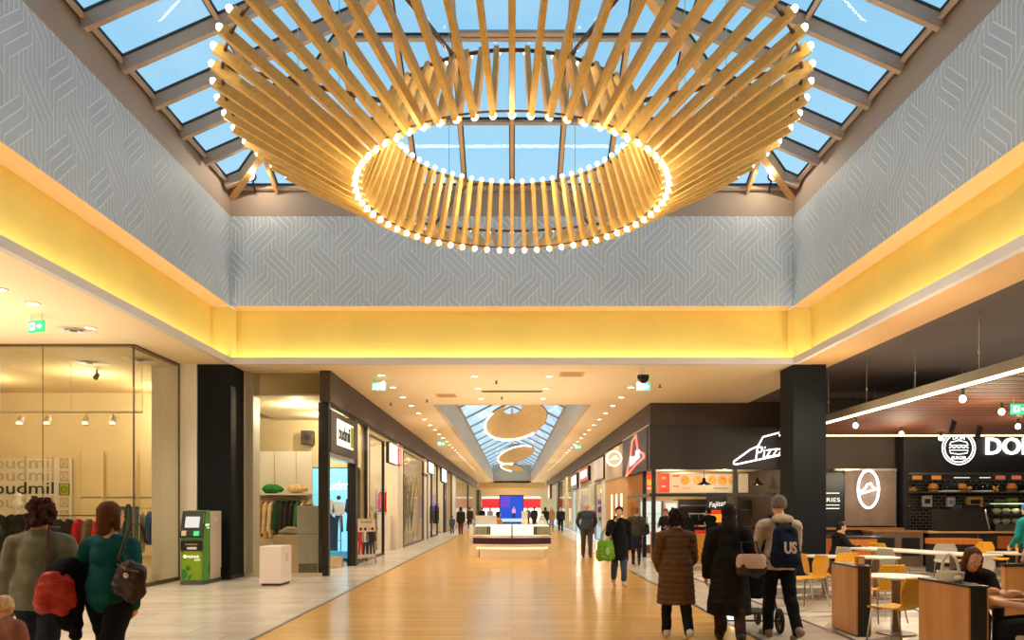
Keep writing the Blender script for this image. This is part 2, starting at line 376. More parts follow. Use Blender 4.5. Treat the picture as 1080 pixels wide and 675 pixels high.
    if collar: c.lathe([(.05*fh, 0), (.046*fh, .04*fh)], sp_(0, -.008, .285), 14)
    me = skin_mesh(c, vox, 7, tdisp or folds(.009)); me.materials.append(fabric(top_rgb)); link({'coat': 'coat', 'sweater': 'sweater', 'shirt': 'shirt', 'vest': 'vest'}.get(top, 'jacket'), me, t)
    for nm in 'lr':
        hj, kn, an, pit = J[nm]; p, q = footpts(an, pit); c = MB(); u = V((0, 0, 1))
        c.cap(p+u*.021*fh, q+u*.018*fh, .027*fh, .021*fh); c.cap(an+(kn-an)*(.32 if boots else .06), p+u*.02*fh, .031*fh, .028*fh)
        c.box(-.022*fh+an.x, .022*fh+an.x, p.y-.02*fh, q.y+.015*fh, min(p.z, q.z)-.0, min(p.z, q.z)+.012*fh) if pit > -.1 else None
        me = skin_mesh(c, vox, 3); me.materials.append(mat('shoe_%d_%d_%d' % shoe_rgb, shoe_rgb, .5)); link('shoe', me, t)
    if hair:
        c = MB(); dsp = fluffy(.004, 40)
        if hair in ('beanie', 'hoodup'):
            k_ = 1.0 if hair == 'beanie' else 1.12
            c.ell(hd(0, -.008, .02), (.051*fh*k_, .062*fh*k_, .056*fh*k_), 18, 12, T=RH)
            if hair == 'hoodup': c.cap(hd(0, -.022, -.02), sp_(0, -.03, .3), .052*fh, .06*fh)
            else: c.lathe([(.0525*fh, -.012*fh), (.0535*fh, .012*fh)], hd(0, -.008, .0), 20, sy=1.2); dsp = lambda p, n: .002*math.sin(p.z*400)
            nm_ = 'beanie' if hair == 'beanie' else 'hood'
        else:
            c.ell(hd(0, -.014, .019), (.0495*fh, .058*fh, .054*fh), 18, 12, T=RH); nm_ = 'hair'
            if hair == 'short': c.ell(hd(0, -.03, -.008), (.043*fh, .036*fh, .042*fh), 14, 10, T=RH)
            if hair in ('bob', 'curly', 'long', 'ponytail', 'bun'):
                c.ell(hd(0, -.03, -.008), (.046*fh, .04*fh, .05*fh), 14, 10, T=RH)
            if hair == 'bob':
                for s_ in (-1, 1): c.cap(hd(s_*.045, -.01, .0), hd(s_*.047, -.012, -.06), .016*fh, .014*fh)
                c.cap(hd(0, -.04, -.01), hd(0, -.044, -.06), .036*fh, .036*fh)
            if hair == 'long':
                for s_ in (-1, 1): c.cap(hd(s_*.046, .0, .0), hd(s_*.054, .004, -.14), .017*fh, .015*fh)
                c.cap(hd(0, -.04, -.01), hd(0, -.05, -.16), .042*fh, .04*fh)
            if hair == 'long': dsp = lambda p, n: .006*NZ.noise(V((p.x*55, p.y*55, p.z*6)))+.004*NZ.noise(p*20)
            if hair == 'ponytail': c.cap(hd(0, -.07, .01), hd(0, -.085, -.09), .02*fh, .012*fh)
            if hair == 'bun': c.ell(hd(0, -.062, .045), .026*fh)
            if hair == 'curly':
                rr = random.Random(5)
                for i in range(90):
                    a = rr.uniform(0, 2*PI); z = rr.uniform(-.05, .075); q = math.sqrt(max(.05, 1-(z/.085)**2)); y = math.sin(a)*.06*q-.02
                    if y > .03 and z < .03: continue
                    c.ell(hd(math.cos(a)*.056*q, y, z), rr.uniform(.011, .018)*fh, 8, 6)
                dsp = fluffy(.008, 55)
        me = skin_mesh(c, vox*.8, 2, dsp); me.materials.append(mat(nm_+'_%d_%d_%d' % hair_rgb, hair_rgb, .75, var=.25, scale=40, bump=.3, spec=.25)); link(nm_, me, t)
    t['_dz'] = 0; del t['_dz']
    return t, dict(P=P, A=A, J=J, hc=hc, sp=sp_)
# ------------------------------------------------------------------ the setting
ZC = 4.88; XO = 6.37; YO = 16.73; YN = YO-2*XO; YA = YO-XO   # ceiling height, light well half width, back edge, near edge, apex
cream = mat('ceiling_paint', (240, 220, 180), .7, var=.02, scale=1)
greylip = mat('lip_paint', (214, 208, 206), .6, var=.03, scale=1)
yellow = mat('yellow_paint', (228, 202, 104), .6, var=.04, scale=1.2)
wallp = mat('grey_wallpaper', (172, 186, 202), .6, var=.05, scale=2)
wline = mat('wallpaper_line', (226, 232, 238), .5, var=0)
taupe = mat('taupe_panel', (150, 138, 130), .6, var=.04, scale=1)
tansof = mat('tan_soffit', (216, 170, 112), .6, var=.03, scale=1)
black = mat('black_column_paint', (15, 17, 21), .75, var=.08, scale=3)
dark = mat('dark_brown_fascia', (66, 54, 47), .6, var=.06, scale=2)
black.node_tree.nodes['Principled BSDF'].inputs['Specular IOR Level'].default_value = .25
darkc = mat('dark_ceiling_paint', (92, 76, 66), .8, var=.05, scale=1)
white = mat('white_paint', (226, 218, 206), .6, var=.03, scale=1)
warmw = mat('shop_wall_paint', (226, 206, 162), .7, var=.04, scale=1)
blackm = mat('black_metal', (22, 22, 24), .4, var=.1)
steel = mat('brushed_steel', (190, 188, 184), .3, 1, var=.05)
chrome = mat('chrome', (215, 213, 210), .12, 1, var=.02)
glass = glassmat('shop_glass'); skyglass = glassmat('skylight_glass', (240, 246, 250), .05, .02)
planks = brickmat('oak_planks', (224, 174, 88), (212, 156, 70), (176, 120, 50), 1.6, .14, .37, .003, .22, noise=.07, rn=.05)
tile = brickmat('beige_tile', (218, 208, 194), (208, 196, 180), (160, 146, 128), 1.2, .6, .5, .006, .22, noise=.06, rn=.06)
WXL, WXR = -3.2, 3.05
struct(MB().box(WXL, WXR, -4, 112, -.1, 0).build('floor', planks))
struct(MB().box(-17, WXL, -4, 112, -.1, 0).build('floor', tile))
struct(MB().box(WXR, 4.2, -4, 112, -.1, 0).build('floor', tile))
# food-court floor: long trapezoid and triangle tiles in four tones
ft = [mat('floor_tile_%d' % i, c, .3, var=.06, scale=2) for i, c in enumerate(((206, 192, 170), (168, 152, 134), (226, 214, 198), (128, 114, 100)))]
def facet_floor(x0, x1, y0, y1):
    rr = random.Random(3); m = MB(); m.box(x0, x1, y0, y1, -.1, -.002, 0); a, h = 1.5, .5
    for j in range(int((y1-y0)/h)):
        for i in range(-1, int((x1-x0)/a)+1):
            s = .4 if j % 2 else -.4
            X = [x0+i*a+(j % 3)*.5, x0+(i+1)*a+(j % 3)*.5]; Y = [y0+j*h, y0+(j+1)*h]; k0, k1 = rr.randrange(4), rr.randrange(4)
            P = [(X[0]-s/2, Y[0]), (X[1]-s/2, Y[0]), (X[1]+s/2, Y[1]), (X[0]+s/2, Y[1])]
            for tri, k in (((P[0], P[1], P[2]), k0), ((P[0], P[2], P[3]), k1)):
                m.add([(min(max(u, x0), x1), v, 0) for u, v in tri], [(0, 1, 2)], k)
    return m.build('floor', ft)
struct(facet_floor(4.2, 18, -4, 30))
struct(MB().box(WXL-.03, WXL+.03, -4, 96, 0, .004).build('trim_1', mat('dark_joint', (84, 74, 66), .4)))
struct(MB().box(WXR-.03, WXR+.03, -4, 96, 0, .004).build('trim_2', MATS['dark_joint']))
struct(MB().box(4.17, 4.23, -4, 22.5, 0, .004).build('trim_3', MATS['dark_joint']))
# wallpaper bands: grey walls with a braid of thin pale lines
def braid(L, z0, z1, u0=0.):
    """strips (quads in u,z) of the interlaced line pattern on an L long band"""
    W = 1.0; d = W/11; Hh = 1.12; s = 5*d; out = []; blocks = []
    def clip(a, b):
        (x0, y0), (x1, y1) = a, b
        t0, t1 = 0., 1.
        for p, q in ((-(x1-x0), x0-0), ((x1-x0), L-x0), (-(y1-y0), y0-z0), ((y1-y0), z1-y0)):
            if abs(p) < 1e-9:
                if q < 0: return None
            else:
                r = q/p
                if p < 0: t0 = max(t0, r)
                else: t1 = min(t1, r)
        if t0 >= t1: return None
        return (x0+(x1-x0)*t0, y0+(y1-y0)*t0), (x0+(x1-x0)*t1, y0+(y1-y0)*t1)
    for kx in range(-2, int(L/W)+2):
        for ky in range(-1, int((z1-z0)/Hh)+2):
            for typ in (0, 1):
                sg = 1 if typ == 0 else -1
                bx = kx*W+u0+(0 if typ == 0 else 13*d); by = z0+ky*Hh+(.3 if typ == 0 else .3+Hh/2)
                ls = [((bx+sg*i*d, by-1.05*i*d), (bx+sg*(i*d+s), by-1.05*i*d+s)) for i in range(4)]
                blocks.append([ls[0][0], ls[3][0], ls[3][1], ls[0][1]])
                out += ls
    verts = []
    j = 0
    while j*d+(u0 % d) < L:
        x = j*d+(u0 % d); iv = []
        for P in blocks:
            ys = []
            for a, b in zip(P, P[1:]+P[:1]):
                if abs(a[0]-b[0]) < 1e-9: continue
                if min(a[0], b[0]) <= x+1e-6 and x-1e-6 <= max(a[0], b[0]):
                    ys.append(a[1]+(b[1]-a[1])*(x-a[0])/(b[0]-a[0]))
            if len(ys) > 1 and max(ys)-min(ys) > .01: iv.append((min(ys), max(ys)))
        iv.sort(); y = z0
        for a, b in iv:
            if a > y: verts.append(((x, y), (x, a)))
            y = max(y, b)
        if y < z1: verts.append(((x, y), (x, z1)))
        j += 1
    res = [clip(a, b) for a, b in out]
    return [q for q in res if q], [q for q in (clip(a, b) for a, b in verts) if q]
ZW0, ZW1, ZS = 6.19, 8.22, 8.87
def band(name, fn, L, T, u0=0.):
    """fn(u, z, d): d = distance out of the wall"""
    mb = MB(); mb.add([fn(u, z, d) for z in (ZW0, ZW1) for d in (0, -.41) for u in (0, L)], [(0, 1, 5, 4), (2, 3, 7, 6), (0, 4, 6, 2), (1, 3, 7, 5), (4, 5, 7, 6)], 0)
    mb.add([fn(u, ZW0, d) for d in (0, -.41) for u in (0, L)], [(0, 1, 3, 2)], 2)
    dg_, vt = braid(L, ZW0, ZW1, u0)
    for lst, wd in ((dg_, .0085), (vt, .0068)):
        for (a, b) in lst:
            dx, dy = b[0]-a[0], b[1]-a[1]; l = math.hypot(dx, dy)
            if l < .01: continue
            px, py = -dy/l*wd, dx/l*wd
            mb.add([fn(a[0]+px, a[1]+py, .004), fn(b[0]+px, b[1]+py, .004), fn(b[0]-px, b[1]-py, .004), fn(a[0]-px, a[1]-py, .004)], [(0, 1, 2, 3)], 1)
    return struct(mb.build(name, [wallp, wline, tansof]))
LW = 2*XO
band('wall_back_upper', lambda u, z, d: (-XO+u, YO-d, z), LW, 0, .3)
band('wall_left_upper', lambda u, z, d: (-XO+d, YN+u, z), LW, 0, .1)
band('wall_right_upper', lambda u, z, d: (XO-d, YN+u, z), LW, 0, .35)
band('wall_front_upper', lambda u, z, d: (-XO+u, YN+d, z), LW, 0, .3)
def ring4(name, i0, i1, z0, z1, m, inner=XO):
    """square frame around the light well between offsets i0 and i1 outside the opening"""
    mb = MB(); a, b = XO+i0, XO+i1
    mb.box(-b, -a, YA-b, YA+b, z0, z1).box(a, b, YA-b, YA+b, z0, z1).box(-a, a, YA+a, YA+b, z0, z1).box(-a, a, YA-b, YA-a, z0, z1)
    return struct(mb.build(name, m))
ring4('trim_4', 0, .45, ZW1, ZS, taupe)                 # plain band under the glass
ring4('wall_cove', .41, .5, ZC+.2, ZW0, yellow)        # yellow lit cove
ring4('trim_5', 0, .12, ZC, ZC+.15, greylip)            # lip of the opening
ring4('trim_6', .12, .41, ZC, ZC+.03, cream)            # ledge behind the lip
mb = MB()
for sx_ in (-1, 1):
    x0, x1 = sorted((sx_*(XO+.02), sx_*(XO+.42)))
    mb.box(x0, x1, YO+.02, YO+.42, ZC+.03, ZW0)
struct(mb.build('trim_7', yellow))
# ceilings
mb = MB()
mb.box(-XO-.41, XO+.41, YO+.41, 23.25, ZC, ZC+.2).box(-XO-.41, -2.5, 23.25, 94, ZC, ZC+.2).box(2.5, XO+.41, 23.25, 94, ZC, ZC+.2).box(-XO, XO, 94, 112, ZC, ZC+.2)
struct(mb.build('ceiling', cream))
struct(MB().box(-17, -XO-.41, -4, 23, ZC, ZC+.2).build('ceiling', cream))
struct(MB().box(-XO-.41, 7.3, -4, YN-.41, ZC, ZC+.2).build('ceiling', cream))
struct(MB().box(XO+.12, XO+.42, YN, YO+.12, ZC-.005, ZC-.001).build('trim_14', tansof))
struct(MB().box(XO+.41, 7.3, YN-.41, YO+.41, ZC, ZC+.2).build('ceiling', tansof))
struct(MB().box(XO+.41, 7.3, YO+.41, 23.4, ZC, ZC+.2).build('ceiling', cream))
struct(MB().box(7.3, 18, -4, 23.4, ZC+.02, ZC+.2).build('ceiling', darkc))
# outer shell
struct(MB().box(-17.2, -17, -4, 23, 0, ZC).build('wall_left', warmw))
struct(MB().box(18, 18.2, -4, 30, 0, ZC).build('wall_right', dark))
struct(MB().box(-17, 18, -4.2, -4, 0, ZC).build('wall_front', warmw))
struct(MB().box(-17, -4.6, 22.7, 22.9, 0, ZC).build('wall_back', warmw))
struct(MB().box(-8, 8, 112, 112.2, 0, ZC).build('wall_end', mat('end_wall', (214, 188, 144), .7)))
# columns
def column(label, x0, x1):
    t = thing('column', label, 'column', ((x0+x1)/2, (YO+17.56)/2+.02, 0)); hx = (x1-x0)/2
    MB().bbox(-hx, hx, -.41, .41, 0, ZC, .012).build('shaft', black, t)
    MB().box(-hx-.006, hx+.006, -.416, .416, 0, .09).build('plinth', blackm, t); return t
column('square black column beside the green cash machine', -7.13, -6.37)
column('square black column at the edge of the food court', 6.37, 7.12)
# ------------------------------------------------------------------ skylight (glass pyramid on rafters)
KS = .4415
sky = root('window_1')
fr = mat('rafter_grey', (170, 150, 134), .5, var=.05, scale=2); frd = mat('rubber_seal', (38, 44, 52), .5, var=0); hipm = mat('hip_wood', (206, 162, 108), .5, var=.06)
def slope(side, a, t):
    """a along the eave from the middle, t inward from the eave"""
    z = ZS+KS*t; r = XO-t
    return {'b': V((a, YA+r, z)), 'f': V((a, YA-r, z)), 'l': V((-r, YA+a, z)), 'r': V((r, YA+a, z))}[side]
apex = V((0, YA, ZS+KS*XO))
for s in 'bflr':
    mb = MB(); mb.add([slope(s, -XO, 0), slope(s, XO, 0), apex], [(0, 1, 2)]); mb.build('pane', skyglass, sky)
    nrm = {'b': V((0, KS, 1)), 'f': V((0, -KS, 1)), 'l': V((-KS, 0, 1)), 'r': V((KS, 0, 1))}[s].normalized()
    offs = [i*1.062 for i in range(-5, 6)] if s in 'bf' else [.51+1.075*i for i in range(-6, 6)]
    wd, dp = (.07, .13) if s in 'bf' else (.1, .21)
    for a in offs:
        te = XO-abs(a)
        if te < .25: continue
        p, q = slope(s, a, -.0), slope(s, a, te); mb = MB()
        mb.bar(p-nrm*(dp/2+.035), q-nrm*(dp/2+.035), wd, dp, 0, nrm); mb.bar(p-nrm*.02, q-nrm*.02, wd+.05, .03, 1, nrm)
        mb.build('rafter', [fr if s in 'lr' else hipm, frd], sky)
    for t in (.06, 1.59, 3.18, 4.77):
        a = XO-t; mb = MB(); p, q = slope(s, -a, t), slope(s, a, t)
        mb.bar(p-nrm*.075, q-nrm*.075, .07, .09, 0, nrm); mb.bar(p-nrm*.02, q-nrm*.02, .13, .032, 1, nrm)
        mb.build('purlin', [fr, frd], sky)
for i, j in ((-1, -1), (1, -1), (-1, 1), (1, 1)):
    p = V((i*XO, YA+j*XO, ZS-.17)); q = apex-V((0, 0, .17))
    mb = MB(); mb.bar(p, q, .16, .24, 0); mb.bar(p+V((0, 0, .14)), q+V((0, 0, .14)), .22, .03, 1); mb.build('hip_beam', [hipm, frd], sky)
# two opening lights in the upper rows of the back slope
for a in (-.53, .53):
    mb = MB(); nb = V((0, KS, 1)).normalized(); c = [slope('b', a-.5, 3.26), slope('b', a+.5, 3.26), slope('b', a+.5, 4.7), slope('b', a-.5, 4.7)]
    for p, q in zip(c, c[1:]+c[:1]): mb.bar(p-nb*.06, q-nb*.06, .07, .1, 0, nb)
    mb.build('vent_frame', fr, sky)
# corner floodlights in the light well
for sx_, wd in ((-1, 'left'), (1, 'right')):
    t = thing('floodlight', 'small glaring floodlight in the far %s corner of the skylight' % wd, 'light', (sx_*5.78, 16.35, 8.98))
    MB().cyl((0, .12, .02), (0, -.05, -.02), .1, .12, 14).build('housing', blackm, t)
    MB().cyl((0, -.05, -.02), (0, -.062, -.022), .1, .1, 14).build('lens', emi('flood_lens', (255, 226, 170), 40), t)
    MB().bar((0, .1, 0), (0, .3, -.25), .04, .02).build('bracket', blackm, t)
    lamp('POINT', (sx_*5.6, 16.0, 8.9), 45, (1, .8, .55), .0)
# ------------------------------------------------------------------ slatted ring chandelier
ZL, ZU, RO, RL, RU, NS = 6.0, 6.94, 3.88, 2.17, 1.77, 64
oak = woodmat('oak_slat', (224, 182, 98), (208, 162, 78), .45, 2, (1, 1, 1))
bulbm = emi('bulb_glow', (255, 242, 218), 14)
def ringpt(r, z, i, off=0): a = 2*PI*(i+off)/NS; return V((r*math.sin(a), -r*math.cos(a), z))
ch = thing('chandelier', 'huge ring chandelier of oak slats and bulbs hanging under the glass roof', 'chandelier', (0, YA, ZL))
brass = mat('dark_bronze_rail', (96, 66, 40), .4, .5)
hz = ZU-ZL
for nm, r, z in (('outer_rail', RO-.1, hz-.02), ('inner_rail', RU+.02, hz-.01), ('lower_rail', RL-.02, .03)):
    MB().tube([(r*math.cos(2*PI*i/96), r*math.sin(2*PI*i/96), z) for i in range(96)], .012 if nm == 'lower_rail' else .022, 6, closed=True).build(nm, brass, ch, True)
def slat(p, q, nm, bulbs):
    # a flat board on edge
    mb = MB(); d = (q-p).normalized(); mb.bar(p, q, .058, .135, 0, V((0, 0, 1)))
    s = mb.build(nm, oak, ch)
    for bn, c, dd in bulbs: MB().ell(c+dd*.02, .032 if bn == 'upper_bulb' else .04, 8, 6).build(bn, bulbm, s, True)
outer = []
for i in range(NS):
    p, q = ringpt(RO, hz, i), ringpt(RL, 0, i); d = (p-q).normalized()
    slat(p, q, 'outer_slat', (('outer_bulb', p, d), ('lower_bulb', q, -d-V((0, 0, .4)))))
    p, q = ringpt(RU, hz, i), ringpt(RL-.05, .03, i); d = (p-q).normalized()
    slat(p, q, 'inner_slat', (('upper_bulb', p-V((p.x, p.y, 0)).normalized()*.06+V((0, 0, -.01)), d),))
for i in range(8):
    a = 2*PI*(i+.5)/8; p = V((2.9*math.cos(a), 2.9*math.sin(a), hz))
    MB().bar(V((RU*math.cos(a), RU*math.sin(a), hz)), V(((RO-.1)*math.cos(a), (RO-.1)*math.sin(a), hz)), .03, .05).build('spoke', brass, ch)
    up = ZS+KS*(XO-max(abs(p.x), abs(p.y)))-ZL-.3
    MB().cyl(p, (p.x, p.y, up), .006, n=6).build('suspension_cable', steel, ch)
for i in range(12):
    a = 2*PI*i/12; lamp('POINT', (2.35*math.sin(a), YA-2.35*math.cos(a), ZL-.34), 11, (1, .88, .64), .0)
    lamp('POINT', (4.1*math.sin(a), YA-4.1*math.cos(a), ZU+.0), 10, (1, .88, .64), .0)
    if i % 2: lamp('POINT', (1.5*math.sin(a), YA-1.5*math.cos(a), ZU-.3), 12, (1, .88, .64), .0)
# ------------------------------------------------------------------ cove light strips
for (x, y, w_, h_) in ((0, YO+.27, LW, .08), (0, YN-.27, LW, .08)):
    lamp('AREA', (x, y, ZC+.06), 74, (1, .96, .82), w_, (PI, 0, 0), sy=h_)
for x in (-XO-.27, XO+.27): lamp('AREA', (x, YA, ZC+.06), 74, (1, .96, .82), .08, (PI, 0, 0), sy=LW)
# ------------------------------------------------------------------ ceiling fittings
glow = emi('downlight_glow', (255, 238, 205), 14)
def make_downlight(label, loc, group):
    t = thing('downlight', label, 'light', loc, 0, group)
    MB().lathe([(.11, 0), (.115, -.012), (.085, -.014), (.08, .01)], n=18).build('trim_ring', white, t, True)
    MB().cyl((0, 0, -.004), (0, 0, .006), .082, n=18).build('diffuser', glow, t)
    return t
first = None
def downlight(label, loc, group):
    global first
    if first is None: first = make_downlight(label, loc, group); return first
    return dup(first, loc, 0, label, group)
for sx_, wd in ((-1, 'left'), (1, 'right')):
    for i in range(26):
        downlight('round ceiling downlight, %s from the front in the %s row of the corridor' % (ORD[i], wd), (sx_*3.2, 18.1+1.8*i, ZC-.002), 'downlights in two rows along the corridor ceiling')
    for i in range(3):
        downlight('round ceiling downlight, %s from the front in the short %s row before the corridor skylight' % (ORD[i], wd), (sx_*.92, 18.25+1.85*i, ZC-.002), 'downlights before the corridor skylight')
for i, y in enumerate((13.35, 11.75, 11.0)):
    downlight('round ceiling downlight above the left tiled floor, %s counting from the glass shop front' % ORD[i], (-7.62, y, ZC-.002), 'downlights over the left tiled floor')
exg = emi('exit_green', (40, 170, 110), 1.6); exw = emi('exit_white', (235, 255, 245), 2.2)
def exit_sign(label, loc, rotz=0):
    t = thing('exit_sign', label, 'sign', loc, rotz)
    MB().bbox(-.17, .17, -.02, .02, -.1, .1, .008).build('housing', exg, t)
    m = MB(); fn = lambda u, v, d: V((u, -.021-d, v))
    m.prism([(-.14, -.06), (-.02, -.06), (-.02, .06), (-.14, .06)], 0, .002, fn)
    m.prism([(.02, -.02), (.08, -.02), (.08, -.055), (.14, 0), (.08, .055), (.08, .02), (.02, .02)], 0, .002, fn)
    m.build('arrow_pictogram', exw, t)
    m = MB(); m.prism([(-.1, -.05), (-.085, -.05), (-.07, -.01), (-.05, -.04), (-.035, -.035), (-.06, .015), (-.06, .035), (-.1, .03)], .002, .004, fn); m.build('running_figure', exg, t)
    for x in (-.12, .12): MB().cyl((x, 0, .1), (x, 0, .2), .006, n=6).build('rod', steel, t)
    return t
exit_sign('green exit sign hanging from the left ceiling over a round vent', (-8.0, 12.45, ZC-.2), R(-18))
exit_sign('green exit sign nearest the camera under the left side of the corridor ceiling', (-3.35, 18.6, ZC-.2))
exit_sign('green exit sign behind the black dome camera', (3.3, 18.6, ZC-.2))
exit_sign('green exit sign further down over the left corridor shops', (-3.35, 35, ZC-.2))
exit_sign('green exit sign further down over the right corridor shops', (3.3, 37, ZC-.2))
exit_sign('green exit sign on the slatted canopy at the right picture edge', (9.55, 13.9, 3.68-.2+.0), 0)
t = thing('dome_camera', 'black dome security camera hanging from the ceiling near the right column', 'camera', (3.05, 17.2, ZC))
MB().lathe([(.06, 0), (.06, -.02), (.02, -.03), (.02, -.07), (.1, -.1), (.135, -.17)], n=18).build('mount', white, t, True)
MB().lathe([(.14, -.17), (.14, -.22), (.12, -.28), (.07, -.34), (.01, -.36)], n=18).build('dome', mat('smoked_dome', (20, 20, 22), .08, var=0), t, True)
def round_vent(label, loc):
    t = thing('ceiling_vent', label, 'vent', loc)
    MB().box(-.3, .3, -.3, .3, -.006, 0).build('plate', cream, t)
    for i in range(3): MB().lathe([(.08+.07*i, -.01), (.12+.07*i, -.03+.004*i), (.125+.07*i, -.026+.004*i), (.085+.07*i, -.004)], n=24).build('cone_ring', white, t, True)
    MB().cyl((0, 0, -.03), (0, 0, -.008), .06, n=16).build('core', mat('vent_dark', (90, 76, 60), .7), t)
round_vent('square plate ceiling vent with round rings beside the left exit sign', (-8.0, 13.5, ZC-.001))
t = thing('slot_vent', 'long narrow grille in the ceiling before the corridor skylight', 'vent', (0, 20.6, ZC-.001))
MB().box(-.85, .85, -.13, .13, -.012, 0).build('frame', mat('grille_tan', (176, 140, 92), .6), t)
for i in range(4): MB().box(-.82, .82, -.1+i*.055, -.07+i*.055, -.018, -.01).build('slat', mat('vent_dark', (90, 76, 60), .7), t)
for i, (x, y) in enumerate(((-1.9, 21.4), (1.45, 18.0))):
    t = thing('ceiling_vent', ('flush square ceiling vent left of the slot grille', 'flush square ceiling vent near the dome camera')[i], 'vent', (x, y, ZC-.001))
    MB().box(-.3, .3, -.3, .3, -.008, 0).build('plate', tansof, t)
    for k in range(4): MB().box(-.24+k*.002, .24, -.22+k*.13, -.19+k*.13, -.014, -.006).build('slat', mat('grille_tan', (176, 140, 92), .6), t)
for i, (x, y) in enumerate(((-2.55, 22.2), (-3.75, 22.9), (-.4, 18.9), (-.3, 21.6), (3.9, 19.5))):
    t = thing('ceiling_sprinkler', ('small dark sprinkler head left of the corridor skylight', 'small dark sprinkler head above the left shop fascia', 'small sprinkler head above the slot grille', 'small sprinkler head behind the slot grille', 'small sprinkler head above the black pizza sign wall')[i], 'sprinkler', (x, y, ZC))
    MB().cyl((0, 0, 0), (0, 0, -.07), .018, n=8).cyl((0, 0, -.07), (0, 0, -.08), .045, n=10).build('nozzle', blackm, t); MB().cyl((0, 0, 0), (0, 0, -.012), .05, n=12).build('collar', steel, t)
# ------------------------------------------------------------------ corridor skylight and its slatted rings
sky2 = root('window_2'); ZG = 6.05
mb = MB()
for x in (-1, 1): mb.box(*sorted((x*2.35, x*2.5)), 23.4, 94, ZC, ZG)
mb.box(-2.5, 2.5, 23.25, 23.4, ZC, ZG).box(-2.5, 2.5, 94, 94.2, ZC, ZG+1.1)
struct(mb.build('wall_corridor_skylight', mat('skylight_kerb', (196, 182, 162), .6, var=.03, scale=1)))
for s_ in (-1, 1):
    MB().add([(s_*2.35, 23.4, ZG), (s_*2.35, 94, ZG), (0, 94, ZG+1.2), (0, 23.4, ZG+1.2)], [(0, 1, 2, 3)]).build('pane', skyglass, sky2)
    mb = MB(); mb.bar((s_*2.33, 23.4, ZG), (s_*2.33, 94, ZG), .1, .1); mb.build('eave_bar', fr, sky2)
    for k in range(18):
        y = 24.4+k*4.0; mb = MB(); mb.bar((s_*2.35, y, ZG-.04), (0, y, ZG+1.16), .06, .08); mb.build('rafter', fr, sky2)
MB().bar((0, 23.4, ZG+1.14), (0, 94, ZG+1.14), .1, .12).build('ridge', fr, sky2)
def far_ring(label, loc, rot, rad, a0, a1):
    t = thing('ring_lamp', label, 'lamp', loc); t.rotation_euler = rot; n = 72; mb = MB()
    for i in range(n):
        a = 2*PI*i/n; mb.bar(V((rad*math.cos(a), rad*math.sin(a), 0)), V((rad*.3*math.cos(a), rad*.3*math.sin(a), rad*.5)), .085*rad, .03, 0, V((0, 0, 1)))
    mb.build('slatted_shade', mat('oak_shade', (206, 176, 124), .5), t)
    MB().tube([(rad*math.cos(R(a0+(a1-a0)*i/40)), rad*math.sin(R(a0+(a1-a0)*i/40)), -.03) for i in range(41)], .05, 6).build('light_rim', emi('rim_glow', (255, 232, 190), 4), t)
    MB().tube([(rad*1.0*math.cos(2*PI*i/48), rad*1.0*math.sin(2*PI*i/48), .03) for i in range(48)], .035, 6, closed=True).build('rail', brass, t)
    MB().cyl((0, 0, rad*.5), (0, 0, rad*.5+1.0), .02, n=6).build('suspension_rod', steel, t)
far_ring('nearer of two tilted slatted ring lamps in the corridor skylight', (.2, 36, 5.85), (R(-27), R(-13), 0), 1.55, 60, 228)
far_ring('further and smaller looking of two tilted slatted ring lamps in the corridor skylight', (.3, 57, 5.75), (R(-20), R(-16), 0), 1.45, 105, 330)
far_ring('small third ring lamp at the far end of the corridor skylight', (0, 78, 5.9), (R(-14), R(10), 0), 1.2, 90, 270)
# ------------------------------------------------------------------ left shop behind glass
tile2 = tile
def pane_window(num, x0, y0, x1, y1, z0, z1, posts=(), fm=None, gm=None, base=True):
    """glazed front between two plan points, as a window of the setting"""
    w = root('window_%d' % num); p, q = V((x0, y0, 0)), V((x1, y1, 0)); d = (q-p).normalized(); nn = V((d.y, -d.x, 0))*.006
    MB().add([p+V((0, 0, z0)), q+V((0, 0, z0)), q+V((0, 0, z1)), p+V((0, 0, z1))], [(0, 1, 2, 3)]).build('pane', gm or glass, w)
    fm = fm or mat('bronze_trim', (96, 78, 60), .5)
    mb = MB(); mb.bar(p+V((0, 0, z1-.02)), q+V((0, 0, z1-.02)), .05, .05); mb.build('top_rail', fm, w)
    if base: MB().bar(p+V((0, 0, z0+.04)), q+V((0, 0, z0+.04)), .05, .08).build('bottom_rail', fm, w)
    for u, wd in posts:
        c = p+(q-p)*u; MB().box(-wd/2, wd/2, -wd/2, wd/2, z0, z1).build('post', fm, w, loc=c)
    return w
pane_window(3, -16.9, 14.7, -7.55, 14.7, 0, ZC, ((.55, .012), (.81, .012)))
pane_window(4, -7.52, 14.7, -7.52, 16.7, 0, ZC, ((0, .03), (1, .03)))
struct(MB().box(-8.15, -7.13, 16.72, 17.6, 0, ZC).build('wall_left_pier', white))
struct(MB().box(-17, -8.15, 20.5, 20.7, 0, ZC).build('wall_shop_back', warmw))
struct(MB().box(-17, -7.6, 14.72, 22.6, ZC-.06, ZC-.01).build('ceiling', mat('shop_ceiling', (214, 190, 142), .8)))
